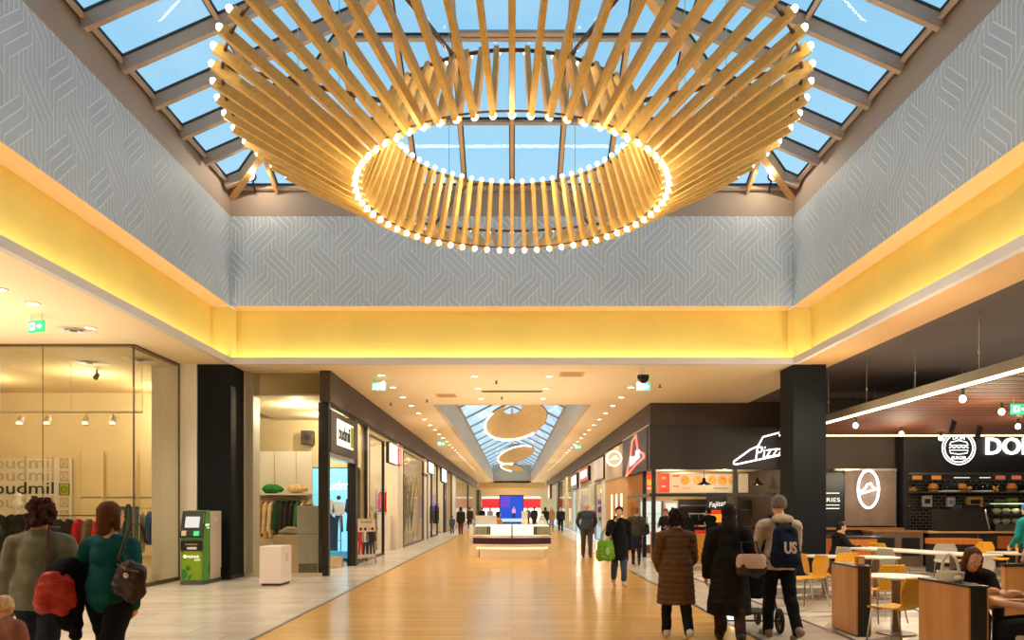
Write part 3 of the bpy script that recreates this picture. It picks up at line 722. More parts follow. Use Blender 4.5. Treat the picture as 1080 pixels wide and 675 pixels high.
def lamp_track(label, x0, x1, y, z, spots):
    t = thing('track_light', label, 'light', (0, y, z))
    MB().box(x0, x1, -.02, .02, -.02, .02).build('track', white, t)
    mb = MB()
    for i in range(5): mb.cyl((x0+(x1-x0)*i/4, 0, .02), (x0+(x1-x0)*i/4, 0, ZC-z-.06), .008, n=6)
    mb.build('suspension_rod', white, t)
    for x in spots:
        s = MB().cyl((x, 0, -.02), (x, 0, -.1), .012, n=6).cyl((x-.01, .05, -.12), (x+.04, -.1, -.26), .06, .075, 12).build('spot_head', white, t)
        MB().cyl((x+.041, -.102, -.262), (x+.042, -.105, -.268), .06, n=12).build('lens', emi('spot_lens', (255, 230, 180), 3), s)
lamp_track('white ceiling track with white spot heads inside the left glass shop', -14.5, -8.2, 16.4, 3.75, (-10.9, -10.3, -9.45, -8.85))
# lettering wall with the shop's word in four rows
t = thing('lettering_sign', 'white wall panel with the shop word in rows inside the left shop', 'wall panel', (-13.42, 20.4, 0))
MB().box(-1.6, 1.25, -.04, .06, .6, 3.0).build('board', white, t)
ghost = mat('pale_lettering', (196, 176, 138), .6, var=0); inkm = mat('black_lettering', (26, 24, 22), .5, var=0)
limem = mat('lime_paint', (172, 190, 40), .5, var=0)
for i, z in enumerate((2.86, 2.52, 2.16, 1.78)): text('word', 'budmil', .48, inkm if i == 2 else ghost, t, (.0, -.05, z), width=1.62)
for i, z in enumerate((2.86, 2.5, 2.14, 1.78, 1.42)):
    m = [limem, inkm] if i == 2 else [ghost, white]
    b = MB(); b.box(.98, 1.22, -.055, -.04, z-.14, z+.14, 0)
    for u0, v0, u1, v1 in ((.96, z-.16, 1.24, z-.145), (.96, z+.145, 1.24, z+.16), (.96, z-.16, .975, z+.16), (1.225, z-.16, 1.24, z+.16)): b.box(u0, u1, -.06, -.04, v0, v1, 1)
    b.tube([(1.1+.09*math.cos(a*PI/8), -.058, z+.09*math.sin(a*PI/8)) for a in range(16)], .009, 5, 1, True)
    b.tube([(1.03, -.058, z-.03), (1.1, -.058, z+.06), (1.12, -.058, z-.07), (1.17, -.058, z+.05)], .009, 5, 1); b.build('emblem_square', m, t)
for i, (x, w_) in enumerate(((-11.6, .6), (-10.8, .75), (-9.9, .75), (-9.05, .7))):
    t = thing('wall_panel', 'tall cream back panel %s from the lettering wall in the left shop' % ORD[i], 'wall panel', (x, 20.46, 0))
    MB().bbox(-w_/2, w_/2, -.05, .03, .3, 3.2, .01).build('board', warmw, t); MB().box(-w_/2, w_/2, -.056, -.05, 1.9, 1.93).build('rail', steel, t)
def garment(parent, name, x, y, z, rgb, w_=.42, h=.75, thick=.09, seed=0, sleeves=True, rot=0):
    """a jacket on a hanger, seen from the side or front"""
    rr = random.Random(seed); T = M.Translation((x, y, z)) @ M.Rotation(rot, 4, 'Z'); m = MB(); prof = []
    out = [(-.05, 0), (-.45, -.1), (-.5, -.2), (-.44, -.9), (-.46, -1), (.46, -1), (.44, -.9), (.5, -.2), (.45, -.1), (.05, 0)]
    poly = [(u*w_, v*h) for u, v in out]; m.prism(poly, -thick/2, thick/2, lambda u, v, d: T @ V((u, d+.01*math.sin(v*30+seed), v)))
    if sleeves:
        for s_ in (-1, 1): m.cyl(T @ V((s_*.42*w_, 0, -.14*h)), T @ V((s_*.56*w_, .02, -.85*h)), .055, .045, 8)
    g = m.build(name, fabric(rgb), parent); return g
def rack(label, loc, length, items, rotz=0, z=1.5, group=None, shelf=None):
    """free-standing rail; every garment on it is a thing of its own"""
    t = thing('clothes_rack', label, 'rack', loc, rotz, group); L = length/2
    MB().tube([(-L, 0, .03), (-L, 0, z), (L, 0, z), (L, 0, .03)], .016, 8).build('rail', blackm, t)
    for x in (-L, L): MB().bbox(x-.02, x+.02, -.24, .24, 0, .04, .008).build('foot', blackm, t)
    Tm = M.Translation(loc) @ M.Rotation(rotz, 4, 'Z'); n = len(items)
    for i, (lab, rgb, h) in enumerate(items):
        p = Tm @ V((-L+.12+(length-.24)*(i+.5)/n, 0, z-.08))
        g = thing('jacket', lab, 'clothing', p, rotz+R(82), group='clothes on the rails')
        MB().tube([(0, 0, .12), (.03, 0, .1), (.02, 0, .06), (0, 0, .04), (-.2, 0, -.04), (.2, 0, -.04), (0, 0, .04)], .006, 5).build('hanger', steel, g)
        garment(g, 'cloth', 0, 0, 0, rgb, .44, h, .07, i)
def clabels(fmt, cols): return [(fmt % (c, ORD[i]), rgb, h) for i, (c, rgb, h) in enumerate(cols)]
rack('black clothes rail with bright jackets behind the two women at the left', (-9.6, 17.0, 0), 2.0, clabels('%s jacket hanging %s on the rail behind the two women', [('dark blue', (24, 44, 66), .95), ('black', (30, 30, 32), .9), ('red', (206, 40, 60), .95), ('grey brown', (120, 104, 84), .85), ('red', (214, 46, 60), .7), ('white', (220, 208, 190), .9), ('green', (40, 90, 66), .8), ('cream', (216, 196, 160), .95)]), R(8), 1.45)
rack('black clothes rail at the left picture edge inside the glass shop', (-12.1, 17.2, 0), 1.6, clabels('%s jacket hanging %s on the rail at the left picture edge', [('teal', (20, 110, 120), .9), ('black', (24, 24, 26), .9), ('dark red', (150, 30, 50), .9), ('green', (30, 80, 50), .8), ('navy', (26, 32, 50), .9)]), R(-6), 1.35)
rack('black clothes rail in front of the white pier in the left shop', (-8.55, 17.9, 0), 1.2, clabels('%s coat hanging %s on the rail before the white pier', [('cream', (224, 206, 168), 1.0), ('blue', (40, 80, 150), .8), ('tan', (196, 158, 104), 1.05), ('black', (28, 28, 30), .9), ('cream', (220, 200, 160), 1.0)]), R(20), 1.62)
def mannequin(label, loc, rotz, top, bot, hat=None):
    t = thing('mannequin', label, 'mannequin', loc, rotz)
    b = MB(); wm = mat('mannequin_white', (222, 214, 204), .35, var=0)
    b.ell((0, 0, 1.68), (.075, .09, .115)).cap((0, 0, 1.45), (0, 0, 1.62), .05, .045)
    for s_ in (-1, 1): b.cap((s_*.09, 0, .85), (s_*.1, .02, .46), .075, .055).cap((s_*.1, .02, .46), (s_*.1, -.01, .08), .055, .035).cap((s_*.1, 0, .05), (s_*.11, .13, .03), .035, .03)
    me = skin_mesh(b, .018, 2); me.materials.append(wm); link('figure', me, t)
    b = MB(); b.ell((0, 0, .98), (.17, .13, .15)).ell((0, 0, 1.15), (.16, .12, .18)).ell((0, 0, 1.34), (.19, .13, .13)).cap((-.16, 0, 1.42), (.16, 0, 1.42), .07)
    for s_ in (-1, 1): b.cap((s_*.2, 0, 1.4), (s_*.27, -.02, 1.12), .07, .06).cap((s_*.27, -.02, 1.12), (s_*.26, .08, .86), .06, .045)
    me = skin_mesh(b, .018, 3, folds(.012)); me.materials.append(fabric(top)); link('jacket', me, t)
    b = MB(); b.ell((0, 0, .9), (.16, .12, .1))
    for s_ in (-1, 1): b.cap((s_*.09, 0, .85), (s_*.1, .02, .46), .09, .07).cap((s_*.1, .02, .46), (s_*.1, -.01, .12), .07, .05)
    me = skin_mesh(b, .018, 2, folds(.01)); me.materials.append(fabric(bot)); link('trousers', me, t)
    if hat:
        b = MB(); b.ell((0, 0, 1.72), (.1, .11, .11)).ell((0, -.02, 1.88), .085); me = skin_mesh(b, .014, 1, fluffy(.006, 40)); me.materials.append(fabric(hat)); link('bobble_hat', me, t)
    return t
mannequin('mannequin in a black patterned jacket and white bobble hat, inside the left shop', (-10.78, 16.1, 0), R(170), (26, 26, 28), (150, 30, 60), (246, 240, 232))
mannequin('second mannequin in black jacket behind the bobble hat one', (-11.4, 16.2, 0), R(200), (20, 30, 34), (30, 40, 60))
t = thing('easel_board', 'dark green board leaning on a black easel beside the side glass pane', 'board', (-7.95, 15.25, 0), R(20))
MB().box(-.2, .2, -.02, .02, .62, 1.68, T=M.Rotation(R(-10), 4, 'X')).build('board', mat('green_board', (30, 66, 54), .5), t)
MB().bar((-.17, -.02, .0), (-.02, .28, 1.7), .03, .03).bar((.17, -.02, 0), (.02, .28, 1.7), .03, .03).build('front_leg', blackm, t); MB().bar((0, .75, .0), (0, .28, 1.7), .03, .03).build('back_leg', blackm, t)
for i, (x, y, z) in enumerate(((-9.6, 15.9, 0), (-8.3, 16.6, 0))):
    t = thing('shop_spotlight', ('small dark ceiling spot inside the left shop, above the clothes rail', 'small dark ceiling spot inside the left shop, close to the pier')[i], 'light', (x, y+1.2, ZC-.06))
    MB().cyl((0, 0, 0), (0, 0, -.1), .02, n=8).build('stem', blackm, t); MB().cyl((0, .03, -.1), (0, -.06, -.2), .05, .06, 12).build('head', blackm, t)
for i, (x, y) in enumerate(((-9.25, 16.2), (-8.0, 15.9))): round_vent(('round ceiling vent inside the left shop behind the front glass', 'round ceiling vent inside the left shop behind the side glass')[i], (x, y, ZC-.062))
for x, y in ((-13, 18), (-10, 17.5), (-9.3, 19.6)): lamp('POINT', (x, y, 4.2), 110, (1, .84, .58))
# cash machine
t = thing('cash_machine', 'green cash machine with sloping black screen panel before the black column', 'cash machine', (-7.0, 15.65, 0))
gr1 = mat('lime_panel', (128, 160, 28), .35, var=.02); gr2 = mat('green_panel', (84, 148, 66), .35, var=.03); grd = mat('deep_green', (44, 120, 48), .4, var=0); pl = mat('cream_plastic', (206, 192, 176), .4, var=.02)
side = [(0, .08), (0, .93), (-.04, 1.02), (.12, 1.55), (.36, 1.58), (.36, .08)]
MB().prism(side, .0, .46, lambda u, v, d: V((d, u, v))).build('body', gr2, t)
MB().box(0.0, .46, .36, .95, .08, 1.56).build('safe_cabinet', pl, t)
MB().box(.46, .475, .36, .95, .3, 1.56).build('side_cover', pl, t)
MB().box(.46, .468, 0.02, .36, .08, 1.5).build('side_panel', gr2, t)
MB().box(.02, .44, -.012, 0, .1, .72).build('front_panel', gr1, t)
MB().box(.0, .46, -.03, .0, .72, .93).build('dispenser_panel', blackm, t)
f = MB(); f.prism([(-.055, 1.0), (-.05, 1.04), (.1, 1.56), (.13, 1.56), (0, 1.0)], -.01, .47, lambda u, v, d: V((d, u, v))); f.build('screen_panel', blackm, t)
Tn = M.Translation((.23, .035, 1.32)) @ M.Rotation(R(-16.1), 4, 'X')
MB().box(-.15, .15, -.024, -.012, -.12, .12, T=Tn).build('screen', emi('screen_grey', (170, 178, 186), .9), t)
Tk = M.Translation((.23, -.035, 1.08)) @ M.Rotation(R(-16), 4, 'X')
k = MB(); k.box(-.2, -.1, -.03, -.012, -.05, .06, T=Tk); k.build('keypad', steel, t); MB().box(.06, .17, -.034, -.012, -.05, .05, T=Tk).build('card_slot', emi('slot_green', (60, 190, 130), .8), t)
MB().box(.1, .36, -.04, -.028, .84, .87).build('receipt_slot', steel, t); MB().box(.14, .34, -.045, -.028, .75, .8).build('cash_slot', white, t)
MB().box(-.01, .48, -.02, .96, 0, .08).build('plinth', mat('grey_base', (84, 80, 78), .6), t)
d = MB(); fn = lambda u, v, d_: V((u, -.013-d_, v))
circ = lambda cx, cz, r, n=18, a0=0, a1=2*PI: [(cx+r*math.cos(a0+(a1-a0)*i/n), cz+r*math.sin(a0+(a1-a0)*i/n)) for i in range(n+(a1-a0 < 6))]
d.prism(circ(.15, .35, .055), 0, .002, fn).prism([(.021, .18)]+circ(.03, .22, .11, 14, -PI/2, PI/2)+[(.021, .33)], 0, .002, fn).prism([(.13, .11), (.19, .11), (.24, .2), (.18, .22)], 0, .002, fn); d.build('leaf_emblem', grd, t)
lw_ = emi('sign_white_soft', (240, 240, 230), .8)
text('lettering', 'otpbank', .1, lw_, t, (.25, -.014, .6), width=.27, ext=.002); text('lettering', 'ATM', .075, lw_, t, (.34, -.014, .52), ext=.002, width=.12)
MB().prism(circ(.085, .6, .035), 0, .003, fn).build('bank_mark', lw_, t)
text('lettering', 'otpbank', .08, lw_, t, (.47, .2, 1.27), (PI/2, 0, PI/2), width=.2, ext=.002); text('lettering', 'ATM', .06, lw_, t, (.47, .24, 1.2), (PI/2, 0, PI/2), ext=.002, width=.09)
MB().prism(circ(.0, .3, .14, 20, PI/2, 3*PI/2), 0, .002, lambda u, v, d_: V((.469+d_, .35+u, v))).build('leaf_emblem', grd, t)
MB().prism(circ(.66, 1.38, .07), 0, .004, lambda u, v, d_: V((.476+d_, u, v))).build('round_label', white, t)
# white display plinth
t = thing('plinth', 'plain white display plinth standing on the tiles before the clothes shop window', 'plinth', (-5.03, 15.75, 0))
MB().bbox(-.23, .23, -.35, .35, .05, .82, .006).build('body', mat('plinth_white', (232, 218, 210), .5, var=.02), t); MB().box(-.2, .2, -.3, .3, 0, .05).build('base', mat('grey_base', (84, 80, 78), .6), t)
MB().box(.231, .233, -.03, .05, .5, .66).build('stickers', ghost, t)
# ------------------------------------------------------------------ clothes shop at the corridor corner
pane_window(5, -6.36, 17.6, -4.52, 17.6, 0, ZC, ((0, .03),), mat('pale_trim', (200, 184, 150), .5))
struct(MB().box(-6.36, -6.17, 17.62, 18.1, 0, ZC).build('wall_shop_return', white))
struct(MB().box(-9, -4.6, 22.5, 22.7, 0, ZC).build('wall_shop_rear', warmw))
struct(MB().box(-7.1, -4.6, 17.65, 22.6, 4.3, 4.34).build('ceiling', warmw))
lamp('POINT', (-5.6, 19.2, 4.1), 150, (1, .86, .62)); lamp('POINT', (-5.4, 21.2, 4.1), 120, (1, .86, .62))
t = thing('wall_shelf', 'white wall shelf with hanging rail in the corner clothes shop', 'shelf', (-6.1, 20.3, 0))
MB().box(-1.0, .55, -.2, .25, 1.98, 2.02).build('board', white, t); MB().cyl((-1, 0, 1.9), (.55, 0, 1.9), .014, n=8).build('rail', steel, t)
MB().box(-1, .55, .25, .3, .2, 3.2).build('back_board', white, t)
for x in (-.5, .1): MB().box(x-.008, x+.008, .235, .25, 2.05, 3.2).build('groove', ghost, t)
for i, (x, w_, rgb, lab) in enumerate(((-6.55, .6, (38, 128, 62), 'folded green jumper lying on the wall shelf of the corner shop'), (-5.88, .56, (222, 190, 142), 'folded tan jumpers pile lying on the wall shelf of the corner shop'))):
    b = MB(); b.ell((0, 0, .12), (w_/2, .18, .13)).ell((-.08, 0, .16), (w_/3, .16, .1)); me = skin_mesh(b, .02, 3, folds(.02)); me.materials.append(fabric(rgb)); tag(link('folded_clothes', me, None, (x, 20.25, 2.02)), lab, 'clothing')
cl = [((222, 178, 120), .95, 'tan'), ((226, 186, 130), 1.0, 'tan'), ((230, 196, 146), 1.05, 'tan'), ((236, 214, 176), 1.0, 'cream'), ((30, 76, 50), .95, 'green'), ((44, 46, 46), 1.1, 'dark grey'), ((38, 40, 42), 1.1, 'dark grey'), ((34, 36, 38), 1.15, 'black'), ((40, 110, 66), .95, 'green'), ((220, 182, 130), 1.15, 'beige'), ((224, 188, 136), 1.2, 'beige')]
for i, (rgb, h, c) in enumerate(cl):
    g = thing('jacket', '%s garment hanging %s from the left under the wall shelf of the corner shop' % (c, ORD[i]), 'clothing', (-6.98+.143*i, 20.28, 1.83), R(78), 'clothes under the wall shelf')
    MB().tube([(0, 0, .1), (.03, 0, .08), (0, 0, .04), (-.2, 0, -.03), (.2, 0, -.03), (0, 0, .04)], .006, 5).build('hanger', steel, g); garment(g, 'cloth', 0, 0, 0, rgb, .42, h, .07, i)
t = thing('display_cabinet', 'tall grey cabinet with darker foot behind the corner shop glass', 'cabinet', (-4.95, 18.0, 0))
MB().bbox(-.26, .26, -.1, .1, .28, 1.68, .01).build('body', mat('grey_cabinet', (190, 186, 176), .5), t); MB().box(-.22, .22, -.09, .09, 0, .28).build('foot', mat('grey_green_base', (120, 122, 112), .6), t)
MB().box(-.26, .26, -.104, -.1, .99, 1.0).build('joint', mat('grey_base', (84, 80, 78), .6), t); MB().box(-.1, .08, -.03, .03, 1.68, 1.71).build('reader', blackm, t)
t = thing('display_step', 'low grey block carrying folded cloth behind the white plinth', 'block', (-5.6, 18.7, 0))
MB().bbox(-.35, .35, -.25, .25, 0, .95, .01).build('body', mat('pale_block', (206, 184, 150), .6), t); me = skin_mesh(MB().ell((0, 0, 1.02), (.3, .2, .09)).ell((.05, 0, 1.1), (.25, .18, .06)), .02, 2, folds(.02)); me.materials.append(fabric((150, 140, 120))); tag(link('folded_clothes', me, None, (-5.6, 18.7, -.005)), 'folded grey clothes on the low block behind the white plinth', 'clothing')
t = thing('wall_speaker', 'small dark brown box speaker on the corner shop wall', 'speaker', (-6.15, 22.3, 3.75)); MB().bbox(-.18, .18, -.15, .1, -.2, .2, .01).build('cabinet', dark, t); MB().cyl((0, -.15, 0), (0, -.16, 0), .1, n=16).build('cone', blackm, t)
for i, (x, y) in enumerate(((-5.4, 20.5), (-4.95, 21.7))):
    d0 = downlight('round downlight inside the corner clothes shop, %s one' % ('nearer' if i == 0 else 'further'), (x, y, 4.298), 'downlights in the corner shop')
t = thing('lightbox', 'glowing blue picture lightbox with dressed figures inside the corner shop door', 'lightbox', (-5.85, 22.4, 0))
MB().box(-1.2, 1.22, -.06, .06, .05, 2.85).build('frame', blackm, t); MB().box(-1.17, 1.19, -.075, -.055, .32, 2.82).build('blue_picture', emi('lightbox_blue', (120, 202, 236), 1.05, True), t); MB().box(-1.17, 1.19, -.075, -.055, .1, .32).build('lower_band', emi('lightbox_deep', (40, 130, 170), .9), t)
text('lettering', 'budmil', .42, emi('sign_white', (255, 255, 250), 2.0), t, (.62, -.08, 2.3), width=.95)
def flatfig(x, z, h, cols, t, y=-.082, nm='picture_figure'):
    b = MB(); f = lambda u, v, d: V((x+u*h, y-d, z+v*h))
    b.prism(circ(0, .92, .06, 12), 0, .003, f, 0).prism([(-.13, .82), (.13, .82), (.16, .5), (.1, .45), (-.1, .45), (-.17, .52)], 0, .004, f, 1).prism([(-.1, .46), (.1, .46), (.12, .02), (.04, .02), (.01, .4), (-.04, .0), (-.13, .03)], 0, .003, f, 2).build(nm, cols, t)
inkb = mat('print_navy', (30, 50, 84), .6, var=0); prs = mat('print_skin', (220, 180, 150), .6, var=0); prw = mat('print_white', (220, 226, 230), .6, var=0); prr = mat('print_red', (190, 50, 50), .6, var=0); prk = mat('print_dark', (40, 42, 48), .6, var=0)
flatfig(.3, .9, 1.2, [prs, prw, inkb], t); flatfig(.62, .88, 1.15, [prk, prw, inkb], t); flatfig(1.0, .9, 1.22, [prs, inkb, prk], t)
t = thing('garment_stand', 'white low clothes stand with jeans in the corner shop doorway', 'rack', (-4.95, 20.3, 0))
MB().tube([(-.25, 0, .3), (-.25, 0, 1.45), (.25, 0, 1.45), (.25, 0, .3)], .02, 6).build('frame', steel, t); MB().box(-.27, .27, -.2, .2, 0, .3).build('base', mat('pale_block', (206, 184, 150), .6), t); MB().box(-.25, .25, -.02, .02, .72, .75).build('shelf', steel, t)
garment(tag(thing('trousers', 'blue jeans hanging on the low stand in the corner shop doorway', 'clothing', (-4.95, 20.3, 1.4)), 'blue jeans hanging on the low stand in the corner shop doorway', 'clothing'), 'cloth', 0, 0, 0, (46, 70, 104), .34, .95, .12, 3, False)
# ------------------------------------------------------------------ left corridor fronts
XF = -4.5
def ypx(px, X=4.5): return X*780/abs(px-540)
struct(MB().box(-4.55, -4.3, 17.5, 92, 4.15, ZC).build('trim_8', dark))
struct(MB().box(4.28, 4.55, 33, 92, 4.15, ZC).build('trim_9', dark))
t = thing('shop_portal', 'black portal frame with lit white shop name at the corner clothes shop', 'doorway', (XF, 17.65, 0))
for y0, y1, nm in ((0, .16, 'jamb'), (3.1, 3.35, 'jamb')): MB().box(-.12, .12, y0, y1, 0, 4.15).build(nm, blackm, t)
MB().box(-.12, .14, .16, 3.1, 2.98, 4.0).build('header', mat('header_grey', (70, 66, 62), .5), t); MB().box(-.1, .1, .16, 3.1, 2.86, 2.98).build('lintel', steel, t)
MB().box(.14, .16, .75, 2.6, 3.2, 3.85).build('sign_face', emi('sign_face', (226, 222, 206), 1.3), t)
text('lettering', 'budmil', .55, inkm, t, (.165, 1.5, 3.52), (PI/2, 0, PI/2), width=1.25); MB().box(.16, .17, 2.25, 2.55, 3.25, 3.8).build('lime_mark', limem, t)
t = thing('display_table', 'white display block under the red clothes in the open door', 'table', (-4.75, 28.7, 0)); MB().bbox(-.42, .05, -.3, .1, 0, 1.35, .01).build('block', white, t)
t = thing('poster_stand', 'white framed poster stand with printed figures on the tiles by the left shops', 'poster', (-4.28, 21.6, 0), R(52))
MB().box(-.38, .38, -.02, .02, .16, 1.32).build('frame', mat('stand_grey', (190, 184, 176), .4), t); MB().box(-.34, .34, -.026, -.02, .2, 1.28).build('poster', mat('poster_paper', (226, 214, 202), .6), t)
for x in (-.36, .36): MB().bar((x, 0, 1.3), (x, .32, 0), .025, .025).bar((x, 0, .2), (x, -.06, 0), .025, .025).build('leg', steel, t)
for x, cs in ((-.2, [prk, prr, prr]), (-.03, [prk, prw, prk]), (.12, [prs, prk, prk]), (.24, [prk, prk, prk])): flatfig(x, .26, .82, cs, t, -.027)
text('lettering', 'Budmil', .09, inkm, t, (0, -.03, 1.22), width=.4, ext=.002)
nwin = [6]
white_post = mat('shop_post', (226, 214, 194), .5, var=.02)
def front(y0, y1, X, kind='glass', fm=None, z1=4.15):
    sgn = -1 if X < 0 else 1
    if kind == 'glass':
        pane_window(nwin[0], X, y0, X, y1, 0, z1, ((0, .09), (1, .09)), fm or blackm); nwin[0] += 1
    elif kind == 'pier':
        struct(MB().box(*sorted((X-sgn*.04, X+sgn*.4)), y0, y1, 0, z1).build('wall_pier', fm or white_post))
def header_sign(label, X, y0, y1, z0, z1, rgb, s=1.6, proud=.12, txt=None, tm=None):
    sgn = -1 if X < 0 else 1
    t = thing('shop_sign', label, 'sign', (X, (y0+y1)/2, (z0+z1)/2)); h, q = (y1-y0)/2, (z1-z0)/2; xs = -sgn*proud
    MB().box(*sorted((0, xs)), -h, h, -q, q).build('box', blackm, t); MB().box(*sorted((xs, xs-sgn*.01)), -h*.93, h*.93, -q*.9, q*.9).build('lit_face', emi('sign_%d_%d_%d' % rgb, rgb, s), t)
    if txt: text('lettering', txt, (z1-z0)*.8, tm, t, (xs-sgn*.016, 0, 0), (PI/2, 0, -sgn*PI/2), width=(y1-y0)*.7)
    return t
# glass next to the portal, framed window, open door, plant window, further shops
front(21.0, ypx(386), XF, 'glass', blackm); front(ypx(386), ypx(388), XF, 'pier')
front(ypx(388.5), ypx(404), XF, 'glass', blackm, 3.95); front(ypx(418.5), ypx(424), XF, 'pier')
front(ypx(425), ypx(446), XF, 'glass', mat('bronze_trim', (96, 78, 60), .5), 4.0); front(ypx(447), ypx(452), XF, 'pier')
front(ypx(455), ypx(461), XF, 'glass'); front(ypx(470), ypx(476), XF, 'glass'); front(ypx(476.5), ypx(480), XF, 'pier'); front(ypx(480), ypx(493), XF, 'glass'); front(ypx(494), ypx(504), XF, 'glass'); front(ypx(505), ypx(507), XF, 'pier', dark)
header_sign('white lit shop sign over the open door with red clothes', XF, ypx(407), ypx(416), 3.25, 4.0, (255, 236, 226), 1.8)
header_sign('small red lit sign right of the white lit sign over the open door', XF, ypx(417), ypx(420.5), 3.3, 3.9, (240, 120, 120), 1.2)
header_sign('white lit shop sign on the first black framed door', XF, ypx(449.5), ypx(455), 3.5, 4.1, (245, 240, 228), 1.8)
header_sign('square white lit sign on the second black framed door', XF, ypx(464), ypx(469), 3.3, 4.15, (250, 248, 240), 2.0)
for i, (a, b) in enumerate(((449, 451), (467.5, 470))):
    t = thing('door_frame', ('black door post under the first white sign of the left corridor', 'black door post under the square white sign of the left corridor')[i], 'door frame', (XF, ypx((a+b)/2), 0)); MB().box(-.06, .06, -.35, .1, 0, 3.4).build('post', blackm, t); MB().box(-.05, .05, -1.8, -.35, 3.25, 3.4).build('lintel', blackm, t)
struct(MB().box(-8.2, -8, 22.7, 92, 0, 4.15).build('wall_left_shops', warmw))
struct(MB().box(-8, -4.55, 22.7, 92, 4.12, 4.2).build('ceiling', warmw))
struct(MB().box(-8, -5.5, 27.0, 27.1, 0, 4.12).build('wall_partition', white))
for i, y in enumerate((30, 41.5, 52.5, 61, 77)): struct(MB().box(-8, -4.62, y-.06, y+.06, 0, 4.12).build('wall_partition', white))
for y in (24, 28, 34, 38, 45, 50, 57, 66, 72, 82): lamp('POINT', (-6.2, y, 3.8), 140, (1, .88, .66))
struct(MB().box(8, 8.2, 34.5, 92, 0, 4.15).build('wall_right_shops', warmw)); struct(MB().box(4.55, 8, 28.3, 92, 4.12, 4.2).build('ceiling', warmw))
for y in (36, 40, 46, 52, 60, 68, 78): lamp('POINT', (6.0, y, 3.8), 140, (1, .88, .66))
# goods inside: rails seen through the panes
rack('rail of bright red clothes in the open door of the left corridor', (-4.98, 29.3, .0), .8, clabels('%s garment hanging %s on the rail in the open door', [('red', (214, 44, 36), .8), ('red orange', (226, 76, 40), .8), ('red', (206, 36, 36), .8), ('red', (220, 50, 40), .8), ('dark', (36, 34, 34), 1.3)]), 0, 2.35)
rack('rail of dark clothes inside the black framed door of the left corridor', (-5.4, 47.5, 0), 2.4, clabels('%s coat hanging %s inside the black framed door', [('black', (30, 30, 32), 1.2), ('white', (220, 214, 204), 1.2), ('black', (34, 34, 36), 1.2), ('grey', (110, 104, 98), 1.1), ('black', (28, 28, 30), 1.2)]), R(60), 1.9)
mannequin('mannequin in cream coat behind the second left corridor pane', (-4.95, 25.9, 0), R(-60), (226, 206, 170), (190, 170, 140))
mannequin('mannequin in dark grey coat behind the second left corridor pane', (-5.05, 26.6, 0), R(-60), (70, 62, 56), (60, 54, 50))
t = thing('display_table', 'white display block with small goods behind the second left corridor pane', 'table', (-5.0, 23.6, 0)); MB().bbox(-.3, .3, -.5, .5, 0, .9, .01).build('block', white, t)
for k in range(3): tag(MB().bbox(-.07, .07, -.06, .06, 0, .14+.04*k, .02).build('gift_box', [fabric((150, 30, 40)), fabric((60, 60, 60)), fabric((40, 40, 44))][k], None, False, (-5.0, 23.35+.25*k, .9)), ('dark red box on the white display block', 'grey box in the middle of the white display block', 'black box at the far end of the white display block')[k], 'box')
def tall_plant(label, loc, h, seed):
    rr = random.Random(seed); t = thing('potted_reed', label, 'plant', loc)
    MB().lathe([(.14, 0), (.2, .5), (.19, .52), (.15, .48)], n=16).build('pot', mat('pot_white', (214, 204, 186), .5), t, True)
    m = MB()
    for i in range(16):
        a = rr.uniform(0, 2*PI); q = rr.uniform(.15, .4); hh = h*rr.uniform(.7, 1)
        m.tube([(0, 0, .45), (q*.3*math.cos(a), q*.3*math.sin(a), hh*.6), (q*math.cos(a), q*math.sin(a), hh), (q*1.6*math.cos(a), q*1.6*math.sin(a), hh*.96)], [.014, .014, .01, .004], 5)
    m.build('stems', mat('dry_grass', (140, 128, 84), .7), t)
for i in range(6): tall_plant('tall dry ornamental grass in white pot, %s behind the wide left corridor pane' % ORD[i], (-5.0, 31.2+1.1*i, 0), 3.3, i)
redl = emi('shelf_red', (214, 46, 56), .9); whl = emi('shelf_white', (255, 246, 230), 1.6)
def far_shop(side, y, label, rgb=(210, 50, 60)):
    X = side*6.6
    t = thing('shelf_unit', label, 'shelf', (X, y, 0))
    MB().box(-.2, .2, -3.2, 3.2, 0, 3.6).build('carcass', white, t)
    for z in (.7, 1.3, 1.9): MB().box(*sorted((-side*.2, -side*.5)), -3.1, 3.1, z, z+.04).build('shelf_board', steel, t)
    MB().box(*sorted((-side*.2, -side*.24)), -3.1, 3.1, 2.3, 2.7).build('coloured_band', emi('band_%d' % rgb[0], rgb, .9), t); MB().box(*sorted((-side*.2, -side*.26)), -3.1, 3.1, 2.75, 2.95).build('light_strip', whl, t)
    rr = random.Random(int(y))
    for z in (.74, 1.34, 1.94):
        for k in range(7):
            c = rr.choice([(200, 60, 60), (230, 220, 205), (60, 60, 70), (220, 150, 60), (120, 150, 170)]); q = MB().bbox(-.1, .1, -.2, .2, 0, rr.uniform(.2, .42), .02).build('goods_box', fabric(c), None, False, (X-side*.36, y-2.7+k*.9, z))
            tag(q, '%s carton, %s shelf, %s' % (ORD[k], {.74: 'lowest', 1.34: 'middle', 1.94: 'top'}[z], label), 'box', 'cartons on the far shop shelves')
far_shop(-1, 57, 'red banded shelves in the far left shop'); far_shop(-1, 70, 'orange banded shelves in the furthest left shop', (224, 110, 40)); far_shop(1, 50, 'red banded shelves in the far right shop')
